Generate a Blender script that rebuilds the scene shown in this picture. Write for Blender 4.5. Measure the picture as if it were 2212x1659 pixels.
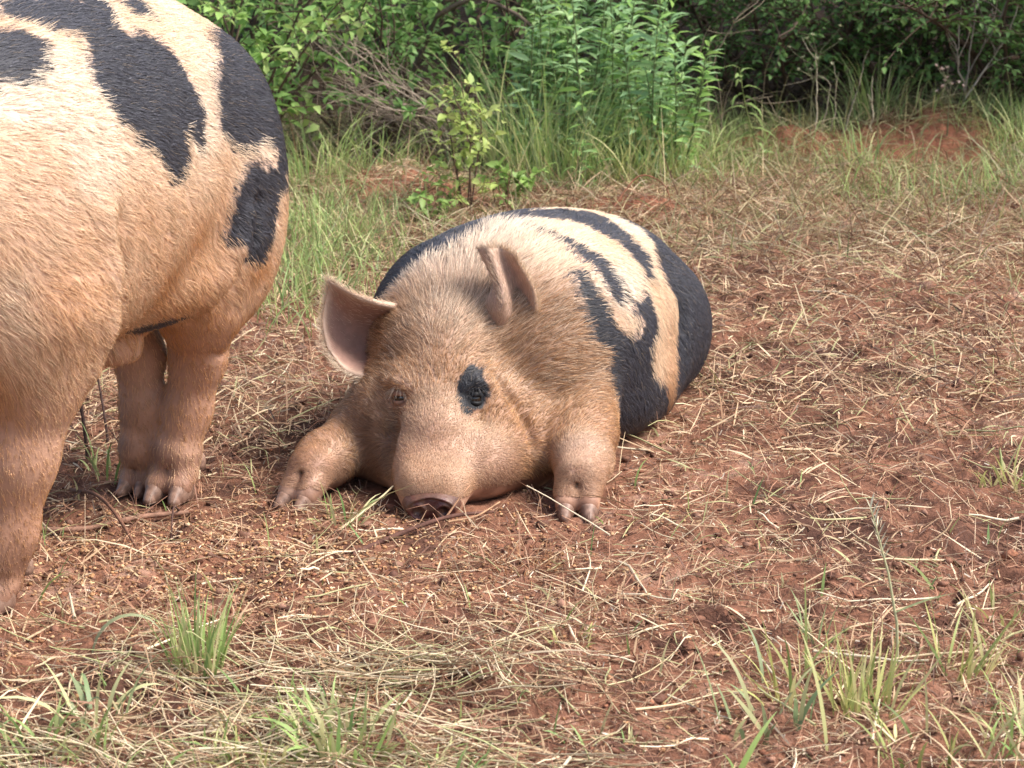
import bpy, math, random
import numpy as np
from mathutils import Vector, Matrix

S = bpy.context.scene
for ob in list(bpy.data.objects):
    bpy.data.objects.remove(ob)

# ---------------------------------------------------------------- camera
cam_data = bpy.data.cameras.new('camera')
cam = bpy.data.objects.new('camera', cam_data)
S.collection.objects.link(cam)
cam.location = (0.0, 0.0, 1.15)
cam.rotation_euler = (math.radians(90 - 14.0), 0, 0)
cam_data.sensor_width = 36.0
cam_data.lens = 36.0 * 5000.0 / 2212.0
cam_data.clip_start = 0.05
cam_data.clip_end = 600
cam_data.dof.use_dof = True
cam_data.dof.focus_distance = 3.95
cam_data.dof.aperture_fstop = 13.0
S.camera = cam

# ---------------------------------------------------------------- sky, sun, exposure
SUN_ELEV, SUN_AZ = math.radians(54), math.radians(99)   # azimuth clockwise from +Y: to the right and slightly behind the camera
world = bpy.data.worlds.new('World')
S.world = world
world.use_nodes = True
wn, wl = world.node_tree.nodes, world.node_tree.links
wn.clear()
w_out = wn.new('ShaderNodeOutputWorld')
w_bg = wn.new('ShaderNodeBackground')
w_sky = wn.new('ShaderNodeTexSky')
w_sky.sky_type = 'NISHITA'
w_sky.sun_disc = False
w_sky.sun_elevation = SUN_ELEV
w_sky.sun_rotation = SUN_AZ
w_sky.air_density = 1.0
w_sky.dust_density = 3.5
w_sky.ozone_density = 0.7
w_bg.inputs['Strength'].default_value = 0.14
wl.new(w_sky.outputs['Color'], w_bg.inputs['Color'])
wl.new(w_bg.outputs['Background'], w_out.inputs['Surface'])

sun_data = bpy.data.lights.new('sun', 'SUN')
sun_data.energy = 2.5
sun_data.angle = math.radians(24)
sun_data.color = (1.0, 0.965, 0.91)
sun = bpy.data.objects.new('sun', sun_data)
S.collection.objects.link(sun)
sd = Vector((math.sin(SUN_AZ) * math.cos(SUN_ELEV), math.cos(SUN_AZ) * math.cos(SUN_ELEV), math.sin(SUN_ELEV)))
sun.rotation_euler = sd.to_track_quat('Z', 'Y').to_euler()
sun.location = (3, -4, 8)

S.view_settings.view_transform = 'Standard'
S.view_settings.look = 'None'
S.view_settings.gamma = 1.0
S.view_settings.use_curve_mapping = False
S.view_settings.exposure = 1.08
S.render.film_transparent = False
S.cycles.max_bounces = 6
S.cycles.diffuse_bounces = 3
S.cycles.glossy_bounces = 2
S.cycles.transmission_bounces = 4
S.cycles.transparent_max_bounces = 4
S.cycles_curves.shape = 'RIBBONS'

rng = np.random.default_rng(7)
random.seed(7)

# ---------------------------------------------------------------- helpers
_perm = np.random.default_rng(99).random((64, 64, 64)).astype(np.float32)


def vnoise3(x, y, z):
    """smooth value noise in 0..1"""
    xi, yi, zi = np.floor(x).astype(np.int64), np.floor(y).astype(np.int64), np.floor(z).astype(np.int64)
    fx, fy, fz = x - xi, y - yi, z - zi
    fx, fy, fz = [t * t * t * (t * (t * 6 - 15) + 10) for t in (fx, fy, fz)]
    x0, y0, z0 = xi & 63, yi & 63, zi & 63
    x1, y1, z1 = (xi + 1) & 63, (yi + 1) & 63, (zi + 1) & 63
    P = _perm
    a = P[x0, y0, z0] * (1 - fx) + P[x1, y0, z0] * fx
    b = P[x0, y1, z0] * (1 - fx) + P[x1, y1, z0] * fx
    c = P[x0, y0, z1] * (1 - fx) + P[x1, y0, z1] * fx
    d = P[x0, y1, z1] * (1 - fx) + P[x1, y1, z1] * fx
    return (a * (1 - fy) + b * fy) * (1 - fz) + (c * (1 - fy) + d * fy) * fz


def vnoise2(x, y, seed=0):
    x = np.asarray(x, float); y = np.asarray(y, float)
    return vnoise3(x + seed * 7.31, y + seed * 3.77, np.full(np.broadcast(x, y).shape, seed + 0.5))


def fbm2(x, y, octaves=4, seed=0, gain=0.5):
    t, a, n = 0.0, 1.0, 0.0
    for o in range(octaves):
        t = t + a * (vnoise2(x * 2 ** o + o * 13.7, y * 2 ** o - o * 5.1, seed + o) - 0.5)
        n += a
        a *= gain
    return t / n


def sstep(a, b, x):
    t = np.clip((np.asarray(x, float) - a) / (b - a), 0, 1)
    return t * t * (3 - 2 * t)


def lin(r, g, b):
    """sRGB 0..255 to linear"""
    def f(c):
        c /= 255.0
        return c / 12.92 if c <= 0.04045 else ((c + 0.055) / 1.055) ** 2.4
    return (f(r), f(g), f(b))


def tag(o, label=None, cat=None, group=None, kind=None):
    if label: o['label'] = label
    if cat: o['category'] = cat
    if group: o['group'] = group
    if kind: o['kind'] = kind
    return o


def link(o, parent=None):
    S.collection.objects.link(o)
    if parent is not None:
        o.parent = parent
    return o


def empty(name, loc, rz=0.0):
    o = bpy.data.objects.new(name, None)
    o.empty_display_size = 0.1
    o.location = loc
    o.rotation_euler = (0, 0, rz)
    return link(o)


def mesh_np(name, verts, faces, mat=None, parent=None, smooth=True, color=None, data_only=False, face_size=None):
    """faces: (N,k) int array of equal-sized polygons; color: (V,3) stored as 'tint'"""
    verts = np.ascontiguousarray(verts, np.float32)
    faces = np.ascontiguousarray(faces, np.int32)
    me = bpy.data.meshes.new(name)
    nf, k = faces.shape
    me.vertices.add(len(verts)); me.vertices.foreach_set('co', verts.ravel())
    me.loops.add(nf * k); me.loops.foreach_set('vertex_index', faces.ravel())
    me.polygons.add(nf); me.polygons.foreach_set('loop_start', np.arange(0, nf * k, k, dtype=np.int32))
    if smooth:
        me.polygons.foreach_set('use_smooth', np.ones(nf, bool))
    if color is not None:
        at_ = me.attributes.new('tint', 'FLOAT_COLOR', 'POINT')
        c4 = np.ones((len(verts), 4), np.float32); c4[:, :3] = color
        at_.data.foreach_set('color', c4.ravel())
    me.update(calc_edges=True)
    if mat is not None:
        me.materials.append(mat)
    if data_only:
        return me
    return link(bpy.data.objects.new(name, me), parent)


# ---------------------------------------------------------------- materials
def new_mat(name):
    m = bpy.data.materials.new(name)
    m.use_nodes = True
    nt = m.node_tree
    return m, nt.nodes, nt.links, nt.nodes['Principled BSDF']


def tint_mat(name, rough=0.6, spec=0.3, trans=0.0, noise=0.0, nscale=40.0, bump=0.0, bscale=200.0, bdist=0.002, sheen=0.0):
    """colour from the mesh's own 'tint' attribute, with procedural mottling"""
    m, n, l, b = new_mat(name)
    a = n.new('ShaderNodeAttribute'); a.attribute_name = 'tint'
    col = a.outputs['Color']
    if noise > 0:
        tc = n.new('ShaderNodeTexCoord')
        nz = n.new('ShaderNodeTexNoise'); nz.inputs['Scale'].default_value = nscale; nz.inputs['Detail'].default_value = 4
        l.new(tc.outputs['Object'], nz.inputs['Vector'])
        mr = n.new('ShaderNodeMapRange'); mr.inputs['From Min'].default_value = 0.3; mr.inputs['From Max'].default_value = 0.7
        mr.inputs['To Min'].default_value = 1 - noise; mr.inputs['To Max'].default_value = 1 + noise
        l.new(nz.outputs['Fac'], mr.inputs['Value'])
        mx = n.new('ShaderNodeVectorMath'); mx.operation = 'SCALE'
        l.new(col, mx.inputs[0]); l.new(mr.outputs['Result'], mx.inputs['Scale'])
        col = mx.outputs['Vector']
    l.new(col, b.inputs['Base Color'])
    b.inputs['Roughness'].default_value = rough
    b.inputs['Specular IOR Level'].default_value = spec
    if bump > 0:
        tc = n.new('ShaderNodeTexCoord')
        nz = n.new('ShaderNodeTexNoise'); nz.inputs['Scale'].default_value = bscale; nz.inputs['Detail'].default_value = 3
        l.new(tc.outputs['Object'], nz.inputs['Vector'])
        bp = n.new('ShaderNodeBump'); bp.inputs['Strength'].default_value = bump; bp.inputs['Distance'].default_value = bdist
        l.new(nz.outputs['Fac'], bp.inputs['Height']); l.new(bp.outputs['Normal'], b.inputs['Normal'])
    if trans > 0:
        tr = n.new('ShaderNodeBsdfTranslucent')
        l.new(col, tr.inputs['Color'])
        mix = n.new('ShaderNodeMixShader'); mix.inputs[0].default_value = trans
        l.new(b.outputs[0], mix.inputs[1]); l.new(tr.outputs[0], mix.inputs[2])
        l.new(mix.outputs[0], n['Material Output'].inputs['Surface'])
    return m


M_skin = tint_mat('pig_skin', rough=0.55, spec=0.3, noise=0.10, nscale=60, bump=0.35, bscale=260, bdist=0.0015)
M_hair = tint_mat('pig_hair', rough=0.38, spec=0.5, trans=0.10)
M_ear = tint_mat('ear_skin', rough=0.55, spec=0.3, trans=0.10, noise=0.12, nscale=70, bump=0.3, bscale=300, bdist=0.001)
M_hoof = tint_mat('hoof_horn', rough=0.5, spec=0.35, noise=0.25, nscale=90, bump=0.5, bscale=160, bdist=0.002)
M_blade = tint_mat('grass_blade', rough=0.5, spec=0.35, trans=0.35)
M_straw = tint_mat('dry_straw', rough=0.6, spec=0.3, trans=0.15)
M_leaf = tint_mat('leaf', rough=0.5, spec=0.35, trans=0.42)
M_bark = tint_mat('bark', rough=0.85, spec=0.15, noise=0.3, nscale=60, bump=0.6, bscale=90, bdist=0.004)
M_crumb = tint_mat('soil_crumb', rough=0.95, spec=0.05, noise=0.25, nscale=120, bump=0.6, bscale=220, bdist=0.003)

m_eye, _n, _l, _b = new_mat('eye_gloss')
_b.inputs['Base Color'].default_value = (0.02, 0.012, 0.008, 1)
_b.inputs['Roughness'].default_value = 0.06
_b.inputs['Specular IOR Level'].default_value = 0.7
M_eye = m_eye
M_snout = tint_mat('wet_snout', rough=0.42, spec=0.45, noise=0.3, nscale=70, bump=0.6, bscale=220, bdist=0.0015)
# ================================================================= PIGS
def smin(a, b, k):
    h = np.clip(0.5 + 0.5 * (b - a) / k, 0, 1)
    return b * (1 - h) + a * h - k * h * (1 - h)


def hermite(xs, ys, x):
    """smooth interpolation of a table, flat outside"""
    xs = np.asarray(xs, float); ys = np.asarray(ys, float)
    m = np.gradient(ys, xs)
    x = np.clip(x, xs[0], xs[-1])
    i = np.clip(np.searchsorted(xs, x) - 1, 0, len(xs) - 2)
    h = xs[i + 1] - xs[i]; t = (x - xs[i]) / h
    return ((2 * t ** 3 - 3 * t ** 2 + 1) * ys[i] + (t ** 3 - 2 * t ** 2 + t) * h * m[i]
            + (-2 * t ** 3 + 3 * t ** 2) * ys[i + 1] + (t ** 3 - t ** 2) * h * m[i + 1])


class Sculpt:
    """a signed-distance volume that flesh is added to and carved from"""

    def __init__(self, lo, hi, h):
        self.lo = np.array(lo, float); self.h = h
        self.n = np.ceil((np.array(hi) - self.lo) / h).astype(int) + 1
        self.v = np.full(self.n, 0.25, np.float32)
        self.ax = [self.lo[i] + np.arange(self.n[i]) * h for i in range(3)]
        self.off = np.zeros(3); self.R = np.eye(3)

    def frame(self, off=(0, 0, 0), yaw=0.0, pitch=0.0):
        """following shapes are given in a frame turned by yaw about Z and pitched (nose down +)"""
        self.off = np.array(off, float)
        cy, sy, cp, sp = math.cos(yaw), math.sin(yaw), math.cos(pitch), math.sin(pitch)
        Rz = np.array([[cy, -sy, 0], [sy, cy, 0], [0, 0, 1]])
        Ry = np.array([[cp, 0, sp], [0, 1, 0], [-sp, 0, cp]])
        self.R = Rz @ Ry

    def w(self, p):
        return self.R @ np.array(p, float) + self.off

    def _box(self, pts, r):
        pts = np.array(pts)
        lo = np.clip(np.floor((pts.min(0) - r - self.lo) / self.h).astype(int), 0, self.n)
        hi = np.clip(np.ceil((pts.max(0) + r - self.lo) / self.h).astype(int) + 1, 0, self.n)
        sl = tuple(slice(a, b) for a, b in zip(lo, hi))
        X = self.ax[0][sl[0]][:, None, None]; Y = self.ax[1][sl[1]][None, :, None]; Z = self.ax[2][sl[2]][None, None, :]
        return sl, X, Y, Z

    def _put(self, sl, d, k, cut):
        v = self.v[sl]
        if v.size == 0:
            return
        if cut:
            self.v[sl] = -smin(-v, d, k)
        else:
            self.v[sl] = smin(v, d, k)

    def cone(self, a, b, ra, rb, k=0.03, cut=False):
        a, b = self.w(a), self.w(b)
        sl, X, Y, Z = self._box([a, b], max(ra, rb) + 0.07)
        ba = b - a
        t = np.clip(((X - a[0]) * ba[0] + (Y - a[1]) * ba[1] + (Z - a[2]) * ba[2]) / (ba @ ba), 0, 1)
        d = np.sqrt((X - a[0] - t * ba[0]) ** 2 + (Y - a[1] - t * ba[1]) ** 2 + (Z - a[2] - t * ba[2]) ** 2) - (ra + (rb - ra) * t)
        self._put(sl, d, k, cut)

    def path(self, pts, rs, k=0.02, cut=False):
        for i in range(len(pts) - 1):
            self.cone(pts[i], pts[i + 1], rs[i], rs[i + 1], k, cut)

    def ball(self, c, r, k=0.03, cut=False, yaw=0.0, pitch=0.0):
        """ellipsoid"""
        cw = self.w(c); r = np.array(r, float) if np.ndim(r) else np.full(3, float(r))
        cy, sy, cp, sp = math.cos(yaw), math.sin(yaw), math.cos(pitch), math.sin(pitch)
        Q = self.R @ np.array([[cy, -sy, 0], [sy, cy, 0], [0, 0, 1]]) @ np.array([[cp, 0, sp], [0, 1, 0], [-sp, 0, cp]])
        sl, X, Y, Z = self._box([cw], r.max() + 0.07)
        dx, dy, dz = X - cw[0], Y - cw[1], Z - cw[2]
        l = [dx * Q[0, i] + dy * Q[1, i] + dz * Q[2, i] for i in range(3)]
        k0 = np.sqrt(sum((l[i] / r[i]) ** 2 for i in range(3)))
        k1 = np.sqrt(sum((l[i] / r[i] ** 2) ** 2 for i in range(3))) + 1e-6
        self._put(sl, k0 * (k0 - 1) / k1, k, cut)

    def loft(self, xs, w, zt, zb, cy=None, e=2.2, k=0.03):
        """body of changing width, top line and bottom line along X of the pig"""
        X = self.ax[0]
        W = np.maximum(hermite(xs, w, X), 0.004)[:, None, None]
        T = hermite(xs, zt, X)[:, None, None]; B = hermite(xs, zb, X)[:, None, None]
        C = (hermite(xs, cy, X) if cy is not None else 0 * X)[:, None, None]
        H = np.maximum((T - B) / 2, 0.004); zc = (T + B) / 2
        Y = self.ax[1][None, :, None]; Z = self.ax[2][None, None, :]
        q = ((np.abs(Y - C) / W) ** e + (np.abs(Z - zc) / H) ** e) ** (1 / e)
        d = (q - 1) * np.minimum(W, H)
        out = np.maximum(np.maximum(xs[0] - X, X - xs[-1]), 0)[:, None, None]
        d = np.sqrt(np.maximum(d, 0) ** 2 + out ** 2) + np.minimum(d, 0) * (out == 0)
        self.v = smin(self.v, d, k).astype(np.float32)

    def snap(self, p, n):
        """move a point of the frame onto the flesh, coming in along direction n (pointing outwards)"""
        n = self.R @ np.array(n, float); n /= np.linalg.norm(n)
        q = self.w(p) + n * 0.10
        for _ in range(60):
            d, _g = self.sample(q[None])
            if d[0] < 0.0005:
                break
            q = q - n * max(0.6 * d[0], 0.0005)
        return q

    def crease(self, pts, n, r, k=0.012, sink=0.0, cut=True):
        """a fold cut (or raised) along points laid on the flesh"""
        nn = self.R @ np.array(n, float); nn /= np.linalg.norm(nn)
        q = [self.snap(p, n) - nn * sink for p in pts]
        R, off = self.R, self.off
        self.R, self.off = np.eye(3), np.zeros(3)
        for i in range(len(q) - 1):
            t = (i + 0.5) / (len(q) - 1)
            self.cone(q[i], q[i + 1], r * (0.4 + 1.2 * t * (1 - t) * 2), r * (0.4 + 1.2 * t * (1 - t) * 2), k, cut)
        self.R, self.off = R, off

    def mesh(self):
        """surface nets"""
        v = self.v; s = v < 0
        n = self.n
        cells, posn, quads, flips = [], [], [], []
        for ax in range(3):
            a = [slice(None)] * 3; b = [slice(None)] * 3
            a[ax] = slice(0, -1); b[ax] = slice(1, None)
            a, b = tuple(a), tuple(b)
            o1, o2 = [(1, 2), (2, 0), (0, 1)][ax]
            idx = np.argwhere(s[a] != s[b])
            ok = (idx[:, o1] > 0) & (idx[:, o2] > 0) & (idx[:, o1] < n[o1] - 1) & (idx[:, o2] < n[o2] - 1)
            idx = idx[ok]
            nb = idx.copy(); nb[:, ax] += 1
            va, vb = v[tuple(idx.T)], v[tuple(nb.T)]
            p = idx.astype(float); p[:, ax] += va / (va - vb)
            q = []
            for (d1, d2) in ((0, 0), (-1, 0), (-1, -1), (0, -1)):
                c = idx.copy(); c[:, o1] += d1; c[:, o2] += d2
                cid = (c[:, 0] * n[1] + c[:, 1]) * n[2] + c[:, 2]
                cells.append(cid); posn.append(p); q.append(cid)
            q = np.stack(q, 1)
            fl = va > 0
            q[fl] = q[fl][:, ::-1]
            quads.append(q)
        cells = np.concatenate(cells); posn = np.concatenate(posn); quads = np.concatenate(quads)
        uc, inv = np.unique(cells, return_inverse=True)
        cnt = np.bincount(inv)
        P = np.stack([np.bincount(inv, posn[:, i]) / cnt for i in range(3)], 1) * self.h + self.lo
        F = np.searchsorted(uc, quads)
        # settle on the true surface
        for _ in range(2):
            d, g = self.sample(P)
            P = P - np.clip(d, -self.h, self.h)[:, None] * g * 0.6
        return P, F

    def sample(self, P):
        """trilinear value and unit gradient at points"""
        q = (P - self.lo) / self.h
        q = np.clip(q, 1, self.n - 2.001)
        def val(qq):
            i = np.floor(qq).astype(int); f = qq - i
            r = 0
            for dx in (0, 1):
                for dy in (0, 1):
                    for dz in (0, 1):
                        wgt = (f[:, 0] if dx else 1 - f[:, 0]) * (f[:, 1] if dy else 1 - f[:, 1]) * (f[:, 2] if dz else 1 - f[:, 2])
                        r = r + wgt * self.v[i[:, 0] + dx, i[:, 1] + dy, i[:, 2] + dz]
            return r
        d = val(q)
        g = np.stack([val(np.clip(q + e, 0, self.n - 1.001)) - val(np.clip(q - e, 0, self.n - 1.001)) for e in np.eye(3)], 1)
        m = np.linalg.norm(g, axis=1, keepdims=True) + 1e-9
        d = d / np.clip(m[:, 0] / (2 * 1.0) / self.h, 0.4, 3.0)
        return d, g / m


def sculpt_head(B, k=0.03):
    """head in the current frame: X forward with the snout tip at 0, Y to the pig's left, Z up from the chin line"""
    B.ball((-0.30, 0, 0.195), (0.120, 0.084, 0.112), 0.04)                 # cranium
    B.cone((-0.135, 0, 0.110), (-0.265, 0, 0.212), 0.070, 0.084, 0.05)      # forehead
    B.cone((-0.035, 0, 0.038), (-0.150, 0, 0.092), 0.044, 0.064, 0.02)     # muzzle
    B.cone((-0.040, 0.014, 0.040), (-0.11, 0.020, 0.068), 0.042, 0.054, 0.02)
    B.cone((-0.040, -0.014, 0.040), (-0.11, -0.020, 0.068), 0.042, 0.054, 0.02)
    B.ball((-0.020, 0, 0.024), (0.023, 0.049, 0.029), 0.012)               # nose plate root
    for sgn in (1, -1):
        B.ball((-0.250, sgn * 0.086, 0.108), (0.115, 0.074, 0.100), 0.04)  # cheeks
        B.cone((-0.13, sgn * 0.045, 0.042), (-0.225, sgn * 0.090, 0.062), 0.042, 0.072, 0.03)  # jaw
        B.ball((-0.185, sgn * 0.052, 0.197), (0.040, 0.034, 0.024), 0.03)  # brow
        B.ball((-0.150, sgn * 0.058, 0.148), (0.030, 0.026, 0.020), 0.02)  # under the eye
        B.crease([(-0.15, sgn * 0.054, 0.169), (-0.16, sgn * 0.068, 0.168)], (0.9, sgn * 0.45, 0.1), 0.0085, 0.012)  # socket
    B.cone((-0.03, 0, 0.020), (-0.20, 0, 0.045), 0.036, 0.075, 0.03)       # lower jaw
    for sgn in (1, -1):
        B.ball((-0.032, sgn * 0.021, 0.047), (0.036, 0.032, 0.033), 0.012)     # the two fleshy lobes of the nose
        B.cone((-0.045, sgn * 0.028, 0.048), (-0.120, sgn * 0.040, 0.086), 0.033, 0.040, 0.02)
    # furrow between muzzle and cheek
    for sgn in (1, -1):
        B.crease([(-0.10, sgn * 0.074, 0.040), (-0.11, sgn * 0.076, 0.080), (-0.13, sgn * 0.070, 0.118), (-0.15, sgn * 0.064, 0.140)], (0.8, sgn * 0.6, 0.2), 0.011, 0.030)
    # wrinkles over the nose, hoods over the eyes
    for sgn in (1, -1):
        B.crease([(-0.150, sgn * 0.040, 0.186), (-0.160, sgn * 0.060, 0.194), (-0.180, sgn * 0.080, 0.187)], (0.8, sgn * 0.5, 0.4), 0.0065, 0.012, sink=0.001, cut=False)
        B.crease([(-0.140, sgn * 0.046, 0.148), (-0.150, sgn * 0.064, 0.143), (-0.170, sgn * 0.084, 0.150)], (0.8, sgn * 0.6, 0.1), 0.0040, 0.010)


def bspline_patch(ctrl, nu, nv):
    """smooth sheet through a small net of points (rows v, columns u)"""
    C = np.array(ctrl, float)
    def interp(A, n):
        m = len(A); t = np.linspace(0, m - 1, n)
        return np.stack([np.stack([hermite(np.arange(m), A[:, j, c], t) for c in range(3)], 1) for j in range(A.shape[1])], 1)
    A = interp(C, nv)
    A = interp(A.transpose(1, 0, 2), nu)
    return A            # (nu, nv, 3)


def sheet_solid(A, thick):
    """closed thin solid from a grid sheet; thick (nu,nv) grows to the back"""
    nu, nv, _ = A.shape
    du = np.gradient(A, axis=0); dv = np.gradient(A, axis=1)
    N = np.cross(du, dv); N /= np.linalg.norm(N, axis=2, keepdims=True) + 1e-9
    Bk = A + N * thick[..., None]
    V = np.concatenate([A.reshape(-1, 3), Bk.reshape(-1, 3)])
    I = np.arange(nu * nv).reshape(nu, nv); J = I + nu * nv
    q = lambda a, b, c, d: np.stack([a.ravel(), b.ravel(), c.ravel(), d.ravel()], 1)
    F = [q(I[:-1, :-1], I[:-1, 1:], I[1:, 1:], I[1:, :-1]), q(J[:-1, :-1], J[1:, :-1], J[1:, 1:], J[:-1, 1:])]
    for a, b in ((I[0], J[0]),):
        F.append(q(a[:-1], b[:-1], b[1:], a[1:]))
    F.append(q(I[-1][:-1], I[-1][1:], J[-1][1:], J[-1][:-1]))
    F.append(q(I[:-1, 0], I[1:, 0], J[1:, 0], J[:-1, 0]))
    F.append(q(I[:-1, -1], J[:-1, -1], J[1:, -1], I[1:, -1]))
    return V, np.concatenate(F), N


def in_poly(px, py, poly):
    poly = np.asarray(poly, float)
    x0, y0 = poly[:, 0], poly[:, 1]
    x1, y1 = np.roll(x0, -1), np.roll(y0, -1)
    r = np.zeros(len(px), bool)
    for a, b, c, d in zip(x0, y0, x1, y1):
        if b == d:
            continue
        hit = ((b > py) != (d > py)) & (px < (c - a) * (py - b) / (d - b) + a)
        r ^= hit
    return r


def sample_roots(P, F, n, rg):
    a, b, c, d = P[F[:, 0]], P[F[:, 1]], P[F[:, 2]], P[F[:, 3]]
    area = np.linalg.norm(np.cross(c - a, d - b), axis=1)
    f = rg.choice(len(F), n, p=area / area.sum())
    u, v = rg.random((n, 1)), rg.random((n, 1))
    return a[f] * (1 - u) * (1 - v) + b[f] * u * (1 - v) + c[f] * u * v + d[f] * (1 - u) * v


def grow_hair(name, roots, nrm, flow, length, color, parent, lift=0.35, radius=0.0006, seg=5, droop=0.0, wild=0.25, rg=None, mat=None, clump=0.0, flesh=None):
    """a coat of tapering hairs lying along the flow"""
    rg = rg or rng
    n = len(roots)
    t = flow - nrm * np.sum(flow * nrm, axis=1, keepdims=True)
    t /= np.linalg.norm(t, axis=1, keepdims=True) + 1e-9
    side = np.cross(nrm, t)
    if clump > 0:      # neighbouring hairs lean together in locks
        q = roots * 38.0
        ang = (vnoise3(q[:, 0], q[:, 1], q[:, 2]) - 0.5) * 2
        q = roots * 95.0 + 31.0
        ang2 = (vnoise3(q[:, 0], q[:, 1], q[:, 2]) - 0.5) * 2
        t = t + side * ((ang + ang2) * clump)[:, None]
    t = t + side * (rg.normal(0, wild, (n, 1)))
    t /= np.linalg.norm(t, axis=1, keepdims=True) + 1e-9
    lf = np.broadcast_to(np.asarray(lift, float), (n,)) * (0.6 + 0.8 * rg.random(n))
    L = length * (0.65 + 0.6 * rg.random(n))
    pos = np.zeros((n, seg, 3), np.float32)
    p = roots - nrm * 0.002
    pos[:, 0] = p
    if flesh is not None:          # hairs that hug the body as it curves
        p = roots - nrm * 0.001
        pos[:, 0] = p
        n0 = nrm
        rise = L * lf
        for i in range(1, seg):
            f = i / (seg - 1)
            tt = t - n0 * np.sum(t * n0, axis=1, keepdims=True)
            tt /= np.linalg.norm(tt, axis=1, keepdims=True) + 1e-9
            p = p + tt * (L / (seg - 1))[:, None]
            d, n0 = flesh.sample(p)
            p = p + n0 * np.clip(0.0008 + rise * f ** 0.75 - d, -0.012, 0.012)[:, None]
            pos[:, i] = p
    for i in range(1, seg if flesh is None else 0):
        f = i / (seg - 1)
        d = t + nrm * (lf * (1.15 - 1.05 * f))[:, None] + np.array([0, 0, -1.0]) * droop * f
        d /= np.linalg.norm(d, axis=1, keepdims=True)
        p = p + d * (L / (seg - 1))[:, None]
        pos[:, i] = p
    cu = bpy.data.hair_curves.new(name)
    cu.add_curves([seg] * n)
    cu.attributes['position'].data.foreach_set('vector', pos.ravel())
    rad = np.broadcast_to(np.linspace(1, 0.25, seg) * 1.0, (n, seg)) * (np.broadcast_to(np.asarray(radius, float), (n,)) * (0.7 + 0.6 * rg.random(n)))[:, None]
    ra = cu.attributes.new('radius', 'FLOAT', 'POINT') if 'radius' not in cu.attributes else cu.attributes['radius']
    ra.data.foreach_set('value', np.ascontiguousarray(rad, np.float32).ravel())
    ca = cu.attributes.new('tint', 'FLOAT_COLOR', 'CURVE')
    c4 = np.ones((n, 4), np.float32); c4[:, :3] = color
    ca.data.foreach_set('color', c4.ravel())
    cu.materials.append(mat or M_hair)
    o = link(bpy.data.objects.new(name, cu), parent)
    o['kind'] = 'stuff'
    return o
# ---- small shared pieces
def hoof_mesh():
    B = Sculpt((-0.045, -0.04, -0.015), (0.075, 0.04, 0.075), 0.003)
    B.cone((0.0, 0, 0.025), (0.044, 0, 0.005), 0.0205, 0.006, 0.008)
    B.cone((0.0, 0, 0.010), (0.036, 0, 0.003), 0.0205, 0.009, 0.006)
    Z = B.ax[2][None, None, :]
    B.v = np.maximum(B.v, -Z + 0 * B.v)
    P, F = B.mesh()
    c = np.tile([0.27, 0.165, 0.12], (len(P), 1))
    d_ = (1 - sstep(0.002, 0.030, P[:, 2] + 0.022 * (vnoise3(P[:, 0] * 130, P[:, 1] * 130, P[:, 2] * 130) - 0.5)))[:, None]
    c = c + (np.array([0.12, 0.065, 0.045]) - c) * d_ * 0.9          # soil caked on the lower edge
    return mesh_np('hoof', P, F, M_hoof, color=c, data_only=True)


HOOF = hoof_mesh()


def add_hoof(parent, loc, yaw, s=1.0, pitch=0.0, name='hoof'):
    o = bpy.data.objects.new(name, HOOF)
    o.location = loc; o.rotation_euler = (0, pitch, yaw); o.scale = (s, s, s)
    return link(o, parent)


def foot(B, hooves, x, y, yaw, top, z0=0.0, spread=0.0165, s=1.0):
    """two toes at the end of a leg; top is the fetlock point"""
    c, sn = math.cos(yaw), math.sin(yaw)
    def g(a, b, z):
        return (x + a * c - b * sn, y + a * sn + b * c, z0 + z)
    for sg in (1, -1):
        B.cone(top, g(0.002 * s, sg * spread * 0.8 * s, 0.034 * s), 0.036 * s, 0.024 * s, 0.012)
        B.cone(g(0.0, sg * spread * 0.85 * s, 0.034 * s), g(0.022 * s, sg * spread * 1.1 * s, 0.022 * s), 0.025 * s, 0.020 * s, 0.010)
        p = g(0.014 * s, sg * spread * 1.08 * s, 0.0)
        hooves.append((p, yaw + sg * 0.06, s * 1.0, 'hoof'))
        p = g(-0.036 * s, sg * 0.026 * s, 0.036 * s)
        hooves.append((p, yaw + math.pi + sg * 0.3, 0.62 * s, 'dewclaw'))
    B.cone(g(0.0, 0, 0.06 * s), g(0.045 * s, 0, 0.040 * s), 0.0045, 0.0045, 0.010, cut=True)


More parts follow.
